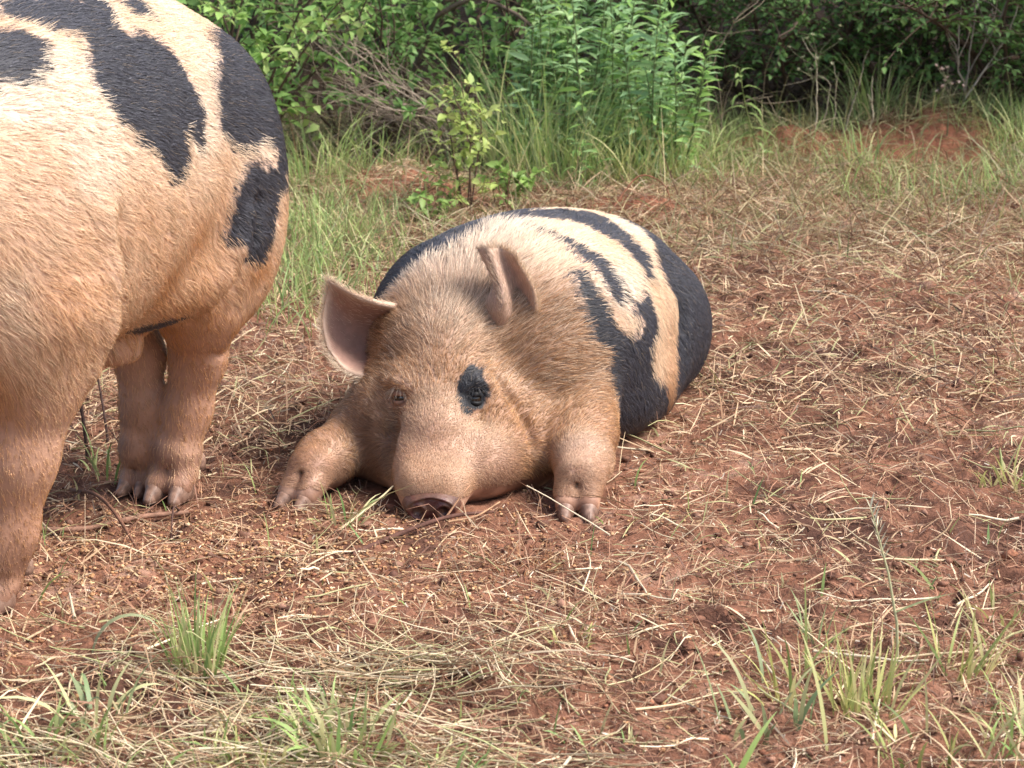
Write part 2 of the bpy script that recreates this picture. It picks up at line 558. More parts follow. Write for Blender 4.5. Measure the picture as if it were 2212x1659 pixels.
def eye_parts(parent, head_off, head_yaw, head_pitch, dark, flesh):
    """eyeballs and lids, in the head frame"""
    cy, sy, cp, sp = math.cos(head_yaw), math.sin(head_yaw), math.cos(head_pitch), math.sin(head_pitch)
    R = np.array([[cy, -sy, 0], [sy, cy, 0], [0, 0, 1]]) @ np.array([[cp, 0, sp], [0, 1, 0], [-sp, 0, cp]])
    def W(p):
        return R @ np.array(p, float) + np.array(head_off, float)
    for sg in (1, -1):
        n = np.array([0.88, sg * 0.44, 0.14]); n /= np.linalg.norm(n)
        flesh.frame(head_off, head_yaw, head_pitch)
        c = (flesh.snap((-0.155, sg * 0.060, 0.169), n) - np.array(head_off)) @ R - n * 0.0068
        flesh.frame()
        side = np.cross([0, 0, 1.0], n); side /= np.linalg.norm(side)
        up = np.cross(n, side)
        r = 0.0132
        # eyeball
        th = np.linspace(0, math.pi, 13); ph = np.linspace(0, 2 * math.pi, 20, endpoint=False)
        V = np.array([W(c + r * (math.cos(t) * n + math.sin(t) * (math.cos(p) * side + math.sin(p) * up))) for t in th for p in ph])
        I = np.arange(13 * 20).reshape(13, 20); J = np.roll(I, -1, 1)
        F = np.stack([I[:-1].ravel(), I[1:].ravel(), J[1:].ravel(), J[:-1].ravel()], 1)
        mesh_np('eye', V, F, M_eye, parent)
        # lids: tapering rolls of skin over and under the ball
        for nm, e0, lift, rr in (('upper_eyelid', 0.66, 1.0, 0.0046), ('lower_eyelid', -0.66, -1.0, 0.0038)):
            pts = []
            for k in range(13):
                a = -1.25 + 2.5 * k / 12
                el = e0 * math.cos(a * 0.9) + 0.02 * lift + 0.10 * a * -sg
                d = math.cos(el) * (math.cos(a) * n + math.sin(a) * side) + math.sin(el) * up
                pts.append(c + d * (r + 0.0012))
            pts = np.array(pts)
            V = []; m = 8
            tg = np.gradient(pts, axis=0); tg /= np.linalg.norm(tg, axis=1, keepdims=True)
            for k in range(13):
                o1 = pts[k] - c; o1 -= tg[k] * (o1 @ tg[k]); o1 /= np.linalg.norm(o1); o2 = np.cross(tg[k], o1)
                q = rr * (0.35 + 0.65 * math.sin(math.pi * (k + 0.4) / 12.8))
                for j in range(m):
                    b = 2 * math.pi * j / m
                    V.append(W(pts[k] + q * (1.0 * math.cos(b) * o1 + 1.5 * math.sin(b) * o2)))
            V = np.array(V)
            I = np.arange(13 * m).reshape(13, m); J = np.roll(I, -1, 1)
            F = np.stack([I[:-1].ravel(), I[1:].ravel(), J[1:].ravel(), J[:-1].ravel()], 1)
            col = np.array([0.007, 0.007, 0.008]) if dark == sg else np.array([0.25, 0.14, 0.095])
            mesh_np(nm, V, F, M_skin, parent, color=np.tile(col, (len(V), 1)))


def snout_disc(parent, head_off, head_yaw, head_pitch, tilt=-0.22):
    """the round wet nose plate with two nostrils"""
    cy, sy, cp, sp = math.cos(head_yaw), math.sin(head_yaw), math.cos(head_pitch), math.sin(head_pitch)
    R = np.array([[cy, -sy, 0], [sy, cy, 0], [0, 0, 1]]) @ np.array([[cp, 0, sp], [0, 1, 0], [-sp, 0, cp]])
    nr, na = 22, 56
    V = []
    for i in range(nr):
        rr = (i + 0.02) / (nr - 1)
        for j in range(na):
            a = 2 * math.pi * j / na
            y = 0.050 * rr * math.cos(a) * (1 - 0.08 * max(0, math.sin(a))); z = 0.027 * rr * math.sin(a)
            x = 0.008 * (1 - rr ** 3) - 0.016 * max(0, rr - 0.84) / 0.16 - 0.003 * math.exp(-(y / 0.009) ** 2) * max(0, z / 0.029)
            x += 0.0045 * math.exp(-((rr - 0.82) / 0.09) ** 2)
            for s in (1, -1):
                dy, dz = (y - s * 0.0215) / 0.0085, (z + 0.004) / 0.0088
                e = math.exp(-(dy * dy + dz * dz) ** 1.6)
                x -= 0.006 * e
                x += 0.0035 * math.exp(-((math.hypot(dy, dz) - 1.4) / 0.35) ** 2)
            V.append((0.0135 + x * math.cos(tilt) - z * math.sin(tilt), y, 0.0235 + z * math.cos(tilt) + x * math.sin(tilt)))
    V = np.array(V)
    V = V @ R.T + np.array(head_off)
    I = np.arange(nr * na).reshape(nr, na); J = np.roll(I, -1, 1)
    F = np.stack([I[:-1].ravel(), I[1:].ravel(), J[1:].ravel(), J[:-1].ravel()], 1)
    rr = np.repeat(np.arange(nr) / (nr - 1), na)
    base = np.array([0.085, 0.026, 0.022]); rim = np.array([0.15, 0.065, 0.045])
    col = base + (rim - base) * sstep(0.84, 1.0, rr)[:, None]
    for s in (1, -1):
        a = np.tile(np.arange(na), nr) * 2 * math.pi / na
        y = 0.050 * rr * np.cos(a); z = 0.027 * rr * np.sin(a)
        e = np.exp(-(((y - s * 0.021) / 0.009) ** 2 + ((z + 0.004) / 0.0088) ** 2) ** 1.6)
        col = col * (1 - 0.75 * e[:, None])
    mudn = vnoise3(V[:, 0] * 110, V[:, 1] * 110, V[:, 2] * 110)
    up_ = np.tile(np.sin(np.arange(na) * 2 * math.pi / na), nr) * rr
    mudk = sstep(0.40, 0.62, mudn + 0.30 * np.maximum(0, up_ - 0.3) + 0.1 * (rr > 0.8))
    col = col + (np.array([0.13, 0.065, 0.043]) - col) * (mudk * 0.85)[:, None]
    return mesh_np('snout_disc', V, F, M_snout, parent, color=col)


BLACK_SKIN = np.array([0.026, 0.026, 0.031])
BLACK_HAIR = np.array([0.060, 0.060, 0.074])
EAR_R = [[(-0.325, -0.046, 0.282), (-0.268, -0.112, 0.308), (-0.262, -0.156, 0.326), (-0.282, -0.200, 0.347)],
         [(-0.355, -0.058, 0.252), (-0.335, -0.131, 0.258), (-0.315, -0.171, 0.272), (-0.282, -0.205, 0.314)],
         [(-0.345, -0.066, 0.222), (-0.335, -0.131, 0.209), (-0.308, -0.174, 0.222), (-0.272, -0.210, 0.275)],
         [(-0.275, -0.075, 0.205), (-0.232, -0.123, 0.190), (-0.240, -0.165, 0.195), (-0.262, -0.205, 0.231)]]
EAR_L = [[(-0.335, 0.030, 0.245), (-0.285, 0.056, 0.297), (-0.268, 0.090, 0.343), (-0.288, 0.062, 0.404)],
         [(-0.275, 0.088, 0.245), (-0.240, 0.109, 0.296), (-0.246, 0.107, 0.347), (-0.269, 0.082, 0.410)],
         [(-0.310, 0.108, 0.240), (-0.305, 0.131, 0.277), (-0.300, 0.129, 0.331), (-0.284, 0.103, 0.406)],
         [(-0.318, 0.128, 0.245), (-0.275, 0.158, 0.281), (-0.265, 0.160, 0.333), (-0.272, 0.126, 0.396)]]


def make_ear(parent, ctrl, off, yaw, pitch, inner, fringe):
    cy, sy, cp, sp = math.cos(yaw), math.sin(yaw), math.cos(pitch), math.sin(pitch)
    R = np.array([[cy, -sy, 0], [sy, cy, 0], [0, 0, 1]]) @ np.array([[cp, 0, sp], [0, 1, 0], [-sp, 0, cp]])
    nu, nv = 30, 30
    A = bspline_patch(ctrl, nu, nv)
    u = np.linspace(0, 1, nu)[:, None]; v = np.linspace(0, 1, nv)[None, :]
    # narrow smoothly to a blunt tip
    edge = np.minimum(v, 1 - v) * 2
    N0 = np.cross(np.gradient(A, axis=0), np.gradient(A, axis=1)); N0 /= np.linalg.norm(N0, axis=2, keepdims=True)
    sgn = 1.0 if N0[..., 0].mean() < 0 else -1.0
    thick = sgn * (0.003 + 0.009 * (1 - u) * np.ones_like(v) + 0.006 * np.sqrt(np.clip(edge, 0, 1)) * (1 - 0.5 * u))
    V, F, N = sheet_solid(A, thick)
    if sgn < 0:
        F = F[:, ::-1]
    n1 = nu * nv
    uu = np.broadcast_to(u, (nu, nv)).ravel(); vv = np.broadcast_to(v, (nu, nv)).ravel()
    e = np.minimum(np.minimum(vv, 1 - vv), (1 - uu) * 0.8)
    rimc = np.array([0.55, 0.39, 0.29])
    c1 = np.asarray(inner) + (rimc - np.asarray(inner)) * sstep(0.10, 0.0, e)[:, None]
    c2 = np.tile([0.60, 0.42, 0.31], (n1, 1))
    col = np.concatenate([c1, c2])
    Vw = V @ R.T + np.array(off)
    o = mesh_np('ear', Vw, F, M_ear, parent, color=col)
    # hair: over the back, along the rim and sparsely inside
    rg = np.random.default_rng(int(abs(ctrl[0][0][1]) * 1e4))
    Aw = A @ R.T + np.array(off); Nw = -sgn * (N @ R.T) * -1.0
    du = np.gradient(Aw, axis=0); du /= np.linalg.norm(du, axis=2, keepdims=True)
    dv = np.gradient(Aw, axis=1); dv /= np.linalg.norm(dv, axis=2, keepdims=True)
    front = -sgn * np.cross(np.gradient(A, axis=0), np.gradient(A, axis=1)) @ R.T
    front /= np.linalg.norm(front, axis=2, keepdims=True)
    def pick(n, us, vs):
        i = np.clip((us * (nu - 1)), 0, nu - 1.001); j = np.clip(vs * (nv - 1), 0, nv - 1.001)
        i0, j0 = i.astype(int), j.astype(int); fi, fj = (i - i0)[:, None], (j - j0)[:, None]
        g = lambda T: (T[i0, j0] * (1 - fi) * (1 - fj) + T[i0 + 1, j0] * fi * (1 - fj) + T[i0, j0 + 1] * (1 - fi) * fj + T[i0 + 1, j0 + 1] * fi * fj)
        return g(Aw), g(front), g(du), g(dv), np.interp(us, [0, 1], [1, 0])
    # back and inside
    for nm, n, sd, ln, colr, lf in (('ear_back_hair', 2600, -1, 0.022, (0.78, 0.62, 0.45), 0.25), ('ear_inner_hair', 900 if ctrl is EAR_R else 3600, 1, 0.018, (0.60, 0.45, 0.33), 0.25)):
        us, vs = rg.random(n), rg.random(n)
        p, fr, a, b, _ = pick(n, us, vs)
        th = 0.003 + 0.009 * (1 - us) + 0.006 * np.sqrt(np.clip(np.minimum(vs, 1 - vs) * 2, 0, 1)) * (1 - 0.5 * us)
        pos = p if sd > 0 else p - fr * th[:, None]
        cc = np.array(colr) * (0.8 + 0.4 * rg.random((n, 1)))
        grow_hair(nm, pos, fr * sd, a * 0.9 + b * (vs - 0.5)[:, None] * 1.2, np.full(n, ln), cc, o, lift=lf, radius=0.00042, rg=rg)
    # rim fringe
    n = fringe
    w_ = rg.random(n); side_ = rg.integers(0, 3, n)
    us = np.where(side_ == 2, 0.97 + 0.03 * rg.random(n), 0.08 + 0.92 * w_); vs = np.where(side_ == 0, 0.02 * rg.random(n), np.where(side_ == 1, 1 - 0.02 * rg.random(n), w_))
    p, fr, a, b, _ = pick(n, us, vs)
    outd = np.where((side_ == 0)[:, None], -b, np.where((side_ == 1)[:, None], b, a)) + 0.8 * a
    pos = p - fr * (0.004 * rg.random(n))[:, None]
    cc = np.array([0.78, 0.65, 0.50]) * (0.8 + 0.4 * rg.random((n, 1)))
    outd /= np.linalg.norm(outd, axis=1, keepdims=True)
    grow_hair('ear_fringe', pos, -outd * 0.01 + fr, outd, 0.010 * np.ones(n), cc, o, lift=0.12, radius=0.00040, rg=rg, wild=0.4)
    return o


def coat_black(P, patches, jit=1.0, ahead=0.0, above=0.0):
    """which points lie in the black markings, read in the pig's own (length, angle round the barrel)"""
    def j(sc, seed, amp):
        return (vnoise3(P[:, 0] * sc + seed, P[:, 1] * sc, P[:, 2] * sc) - 0.5) * 2 * amp * jit
    s = P[:, 0] - ahead + j(30, 3, 0.008) + j(95, 5, 0.006)
    ph = np.arctan2(P[:, 2] - patches['axis'], P[:, 1])
    ph = (ph + math.pi / 2) % (2 * math.pi) - math.pi / 2 + j(30, 11, 0.03) + j(95, 17, 0.02)
    ph = ph - above * np.cos(ph)
    # the edges run out in long pointed locks
    s = s + jit * ((vnoise2(ph * 20, s * 7, 3) - 0.5) * 0.026 + (vnoise2(ph * 55, s * 12, 5) - 0.5) * 0.022)
    blk = np.zeros(len(P), bool)
    for i, poly in enumerate(patches['polys']):
        for sh in ((0.0, 0.012, 0.024) if i in patches['wide'] else (0.0, 0.012) if i in patches['half'] else (0.0,)):
            blk |= in_poly(s - sh, ph, poly)
    return blk


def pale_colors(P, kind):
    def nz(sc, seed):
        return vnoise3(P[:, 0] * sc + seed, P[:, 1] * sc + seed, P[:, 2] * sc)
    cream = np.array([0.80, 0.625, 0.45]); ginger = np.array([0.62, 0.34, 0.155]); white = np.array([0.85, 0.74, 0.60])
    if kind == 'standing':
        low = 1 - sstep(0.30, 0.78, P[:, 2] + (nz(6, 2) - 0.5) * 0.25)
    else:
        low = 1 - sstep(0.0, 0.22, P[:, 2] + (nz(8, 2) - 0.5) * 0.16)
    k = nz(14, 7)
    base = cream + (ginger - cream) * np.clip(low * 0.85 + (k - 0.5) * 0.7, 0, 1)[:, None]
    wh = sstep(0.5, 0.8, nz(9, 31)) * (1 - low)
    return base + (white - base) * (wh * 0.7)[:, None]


# ================================================================= the lying pig
PATCH_LIE = dict(axis=0.16, wide=(5, 7), half=(4,), polys=[
    [(0.28,2.5),(0.23,2.48),(0.2,2.32),(0.18,2.26),(0.15,2.23),(0.08,2.12),(0.12,1.85),(0.2,1.77),(0.25,1.89),(0.29,2.03),(0.28,2.21),(0.28,2.35)],
    [(0.10,1.95),(0.22,2.0),(0.31,2.3),(0.34,2.6),(0.30,3.2),(0.0,3.5),(-0.1,3.0),(-0.07,2.2)],
    [(0.13,1.87),(0.0,1.85),(-0.07,1.78),(-0.09,1.67),(-0.15,1.62),(-0.13,1.46),(-0.16,1.35),(-0.12,1.12),(-0.08,0.9),(-0.06,0.78),(-0.04,0.65),(0.01,0.48),(0.06,0.5),(0.04,0.63),(0.04,0.77),(0.03,0.93),(0.03,1.15),(0.02,1.36),(0.07,1.52),(0.12,1.61),(0.14,1.74)],
    [(0.13,1.85),(0.0,1.83),(-0.1,1.75),(-0.16,1.62),(-0.16,2.0),(-0.05,2.3),(0.1,2.15)],
    [(0.13,1.58),(0.13,1.44),(0.16,1.24),(0.17,1.08),(0.16,0.9),(0.16,0.75),(0.17,0.62),(0.17,0.51),(0.19,0.47),(0.21,0.49),(0.22,0.58),(0.21,0.67),(0.2,0.79),(0.2,0.95),(0.18,1.16),(0.16,1.35)],
    [(0.255,0.88),(0.256,0.8),(0.257,0.68),(0.254,0.54),(0.25,0.4),(0.24,0.3),(0.2,0.23),(0.157,0.2),(0.135,0.29),(0.15,0.43),(0.08,0.47),(0.1,0.34),(0.09,0.21),(0.13,0.03),(0.11,-0.16),(0.01,-0.41),(-0.06,-0.75),(-0.02,-1.2),(0.27,-1.2),(0.28,-0.6),(0.28,0.0),(0.27,0.15),(0.27,0.28),(0.27,0.48),(0.27,0.69)],
    [(-0.15,0.66),(-0.1,0.63),(-0.06,0.52),(-0.05,0.4),(-0.085,0.19),(-0.085,0.04),(-0.05,-0.07),(-0.03,-0.21),(-0.03,-0.38),(-0.04,-0.53),(-0.05,-0.75),(-0.3,-1.3),(-0.6,-1.3),(-0.6,2.4),(-0.3,2.3),(-0.25,1.5),(-0.21,0.9)],
    [(0.24,0.95),(0.252,0.8),(0.262,0.6),(0.255,0.3),(0.29,0.2),(0.297,0.4),(0.288,0.65),(0.262,0.85)]])
PATCH_STAND = dict(axis=0.52, wide=(2, 5), half=(4,), polys=[
    [(0.48,1.33),(0.46,1.31),(0.43,1.29),(0.4,1.27),(0.37,1.25),(0.33,1.24),(0.29,1.23),(0.31,1.14),(0.34,1.08),(0.32,1.02),(0.27,1.0),(0.23,0.92),(0.23,0.83),(0.2,0.73),(0.19,0.64),(0.2,0.51),(0.21,0.41),(0.24,0.47),(0.26,0.52),(0.27,0.44),(0.27,0.35),(0.3,0.28),(0.34,0.33),(0.37,0.46),(0.42,0.55),(0.45,0.65),(0.47,0.74),(0.48,0.81),(0.48,0.87),(0.45,0.98),(0.44,1.06),(0.47,1.09),(0.5,1.13),(0.53,1.2),(0.55,1.27),(0.51,1.36)],
    [(0.24,1.22),(0.18,1.21),(0.2,1.11),(0.2,1.07),(0.25,1.1),(0.27,1.16)],
    [(0.59,1.2),(0.56,1.17),(0.54,1.14),(0.53,1.06),(0.54,0.98),(0.56,0.92),(0.59,0.92),(0.63,0.96),(0.65,1.02),(0.64,1.07),(0.61,1.13)],
    [(0.67,0.98),(0.66,0.95),(0.67,0.92),(0.68,0.93)],
    [(-0.05,1.11),(-0.06,1.01),(-0.08,0.95),(-0.08,0.86),(-0.09,0.79),(-0.09,0.71),(-0.1,0.57),(-0.1,0.49),(-0.1,0.41),(-0.11,0.31),(-0.11,0.2),(-0.1,0.07),(-0.11,-0.06),(-0.08,0.1),(-0.06,0.25),(-0.08,0.34),(-0.03,0.38),(0.04,0.36),(0.09,0.42),(0.12,0.49),(0.12,0.6),(0.12,0.72),(0.07,0.84),(0.04,0.95)],
    [(0.02,0.27),(-0.05,0.21),(-0.1,0.04),(-0.06,-0.04),(-0.04,-0.2),(-0.04,-0.34),(-0.02,-0.47),(0.03,-0.4),(0.04,-0.26),(0.07,-0.25),(0.07,-0.1),(0.06,0.04),(0.05,0.19)],
    [(0.12,-0.84),(0.19,-0.79),(0.27,-0.90),(0.29,-1.0),(0.20,-1.03),(0.13,-0.98)],
    [(-0.05,1.11),(-0.08,0.86),(-0.1,0.41),(-0.11,-0.06),(-0.3,-0.06),(-0.3,1.6),(-0.1,1.5)],
    [(0.48,1.32),(0.29,1.22),(0.26,1.8),(0.3,2.4),(0.5,2.3),(0.52,1.7)],
    [(0.0,2.1),(0.2,2.0),(0.22,2.8),(0.05,3.1),(-0.08,2.7)]])
HEAD_YAW = math.radians(15.1)
LIE_O = (0.06, 4.35); LIE_YAW = math.atan2(-0.954, -0.30)
HEAD_OFF = (0.6725, 0.008, -0.006)


def build_lying():
    hooves = []
    B = Sculpt((-0.56, -0.46, -0.05), (0.76, 0.46, 0.50), 0.0062)
    B.loft([-0.47, -0.445, -0.39, -0.30, -0.15, 0.02, 0.18, 0.29, 0.37, 0.45],
           [0.03, 0.10, 0.176, 0.226, 0.258, 0.266, 0.256, 0.212, 0.158, 0.08],
           [0.20, 0.25, 0.300, 0.348, 0.383, 0.398, 0.402, 0.382, 0.338, 0.26],
           [0.08, 0.02, -0.02, -0.03, -0.03, -0.03, -0.03, -0.02, 0.02, 0.08],
           cy=[0, 0, 0, -0.004, -0.010, -0.014, -0.014, -0.040, -0.065, -0.085], e=2.15)
    for sg in (1, -1):
        B.ball((-0.28, sg * 0.175, 0.12), (0.16, 0.085, 0.125), 0.05)             # ham, folded under
        B.cone((-0.27, sg * 0.18, 0.025), (-0.12, sg * 0.19, 0.01), 0.036, 0.030, 0.02)   # hind shank
    B.ball((0.240, 0.130, 0.19), (0.110, 0.085, 0.150), 0.04)                     # shoulders
    B.ball((0.20, -0.158, 0.19), (0.13, 0.090, 0.160), 0.04)
    B.ball((0.29, -0.03, 0.15), (0.13, 0.165, 0.15), 0.05)                        # throat and breast
    B.ball((0.285, 0.095, 0.165), (0.125, 0.105, 0.150), 0.05)                 # neck and breast on the left
    B.ball((-0.02, 0.140, 0.075), (0.24, 0.120, 0.095), 0.05)                   # belly spread on the ground
    B.ball((-0.02, -0.140, 0.075), (0.24, 0.120, 0.095), 0.05)
    B.crease([(-0.13, 0.30, 0.30), (-0.11, 0.32, 0.20), (-0.10, 0.32, 0.10)], (0.05, 1, 0.25), 0.014, 0.06)     # hollow of the flank before the haunch
    # forelegs stretched forward on the ground
    B.path([(0.30, 0.150, 0.120), (0.39, 0.186, 0.084), (0.485, 0.218, 0.063), (0.545, 0.229, 0.050)], [0.080, 0.060, 0.048, 0.042], 0.022)
    foot(B, hooves, 0.565, 0.231, math.radians(14), (0.535, 0.229, 0.050), z0=-0.006)
    B.path([(0.22, -0.17, 0.10), (0.42, -0.210, 0.062), (0.575, -0.222, 0.050), (0.630, -0.225, 0.045)], [0.085, 0.056, 0.045, 0.040], 0.03)
    foot(B, hooves, 0.655, -0.227, math.radians(-12), (0.625, -0.225, 0.045), z0=-0.006)
    # head
    B.frame(HEAD_OFF, HEAD_YAW, 0.0)
    sculpt_head(B)
    # ear roots
    B.ball((-0.300, -0.070, 0.240), (0.034, 0.030, 0.045), 0.025)
    B.ball((-0.305, 0.080, 0.238), (0.042, 0.048, 0.034), 0.025)
    B.ball((-0.275, -0.100, 0.095), (0.085, 0.066, 0.085), 0.03)
    # heavy jowl and dewlap pressed on the ground, fuller on the left
    B.ball((-0.165, 0.085, 0.062), (0.100, 0.070, 0.070), 0.04)
    B.ball((-0.235, 0.145, 0.070), (0.090, 0.070, 0.085), 0.05)
    # fold between cheek and shoulder
    B.crease([(-0.17, 0.104, 0.205), (-0.17, 0.122, 0.170), (-0.17, 0.142, 0.125), (-0.17, 0.150, 0.085)], (0.9, 0.35, 0.25), 0.0055, 0.016, sink=0.0)
    B.frame()
    return B, hooves


# ================================================================= the standing pig
ST_O = (-0.6203, 3.8344); ST_YAW = math.atan2(-0.933, -0.36)


def build_standing():
    hooves = []
    B = Sculpt((-0.28, -0.34, -0.05), (1.30, 0.34, 1.00), 0.0085)
    B.loft([-0.20, -0.18, -0.12, 0.0, 0.15, 0.35, 0.55, 0.70, 0.84],
           [0.05, 0.10, 0.172, 0.212, 0.232, 0.250, 0.240, 0.205, 0.16],
           [0.65, 0.70, 0.785, 0.850, 0.888, 0.900, 0.890, 0.86, 0.82],
           [0.50, 0.47, 0.42, 0.385, 0.355, 0.315, 0.300, 0.35, 0.43], e=2.2)
    # hams
    for sg in (1, -1):
        B.ball((-0.030, sg * 0.120, 0.520), (0.160, 0.110, 0.235), 0.06)
    # left hind leg
    B.path([(0.02, 0.115, 0.46), (0.02, 0.110, 0.345), (-0.020, 0.087, 0.245), (-0.022, 0.060, 0.150), (-0.008, 0.045, 0.085)],
           [0.112, 0.066, 0.043, 0.038, 0.039], 0.03)
    foot(B, hooves, 0.000, 0.042, math.radians(6), (-0.010, 0.045, 0.075), spread=0.017, s=1.1)
    # right hind leg, set close beside the left
    B.path([(0.03, -0.075, 0.46), (0.035, -0.040, 0.345), (-0.010, -0.024, 0.245), (-0.012, -0.022, 0.150), (-0.006, -0.026, 0.085)],
           [0.105, 0.056, 0.041, 0.034, 0.034], 0.025)
    foot(B, hooves, -0.012, -0.028, math.radians(2), (-0.004, -0.026, 0.075), spread=0.015, s=0.92)
    # shoulders and forelegs
    for sg in (1, -1):
        B.ball((0.57, sg * 0.135, 0.55), (0.155, 0.105, 0.25), 0.06)
    B.path([(0.57, 0.145, 0.46), (0.555, 0.128, 0.355), (0.575, 0.105, 0.230), (0.580, 0.078, 0.110), (0.590, 0.072, 0.075)],
           [0.110, 0.078, 0.060, 0.050, 0.046], 0.03)
    foot(B, hooves, 0.590, 0.070, 0.0, (0.588, 0.072, 0.07), s=1.08)
    B.path([(0.57, -0.145, 0.46), (0.575, -0.128, 0.355), (0.600, -0.105, 0.230), (0.610, -0.085, 0.110), (0.620, -0.080, 0.075)],
           [0.110, 0.078, 0.060, 0.050, 0.046], 0.03)
    foot(B, hooves, 0.635, -0.080, 0.0, (0.622, -0.080, 0.07), s=1.15)
    # neck and head
    B.cone((0.74, 0, 0.63), (0.98, 0, 0.60), 0.19, 0.14, 0.06)
    B.frame((1.20, 0, 0.40), 0.0, 0.25)
    sculpt_head(B)
    B.frame()
    # sheath and belly fold
    B.path([(0.27, 0.03, 0.330), (0.215, 0.065, 0.312), (0.190, 0.078, 0.300)], [0.040, 0.028, 0.017], 0.025)
    # flank fold: belly skin hanging before the stifle, and the fold behind the shoulder
    B.ball((0.15, 0.10, 0.41), (0.12, 0.09, 0.07), 0.06)
    B.crease([(0.030, 0.3, 0.52), (0.046, 0.3, 0.46), (0.074, 0.3, 0.40), (0.090, 0.3, 0.355)], (0.1, 1, -0.1), 0.012, 0.016)
    B.crease([(0.060, 0.3, 0.50), (0.076, 0.3, 0.45), (0.102, 0.3, 0.40), (0.120, 0.3, 0.365)], (0.1, 1, -0.1), 0.006, 0.030, sink=0.003, cut=False)
    B.crease([(0.535, 0.3, 0.58), (0.525, 0.3, 0.50), (0.525, 0.3, 0.42), (0.535, 0.3, 0.35)], (0.1, 1, -0.1), 0.006, 0.045, sink=0.004, cut=False)
    B.crease([(0.500, 0.3, 0.56), (0.490, 0.3, 0.49), (0.490, 0.3, 0.42), (0.500, 0.3, 0.35)], (0.1, 1, -0.1), 0.006, 0.045)
    # creases round the hocks
    B.crease([(0.03, 0.16, 0.262), (0.015, 0.14, 0.258), (-0.02, 0.16, 0.255)], (0.5, 1, 0), 0.004, 0.012)
    # tail
    B.path([(-0.175, 0.0, 0.70), (-0.205, 0.0, 0.66), (-0.215, 0.015, 0.58), (-0.21, 0.03, 0.52)], [0.028, 0.018, 0.012, 0.009], 0.02)
    return B, hooves
def head_frame(P, off, yaw, pitch):
    cy, sy, cp, sp = math.cos(yaw), math.sin(yaw), math.cos(pitch), math.sin(pitch)
    R = np.array([[cy, -sy, 0], [sy, cy, 0], [0, 0, 1]]) @ np.array([[cp, 0, sp], [0, 1, 0], [-sp, 0, cp]])
    return (P - np.array(off)) @ R, R


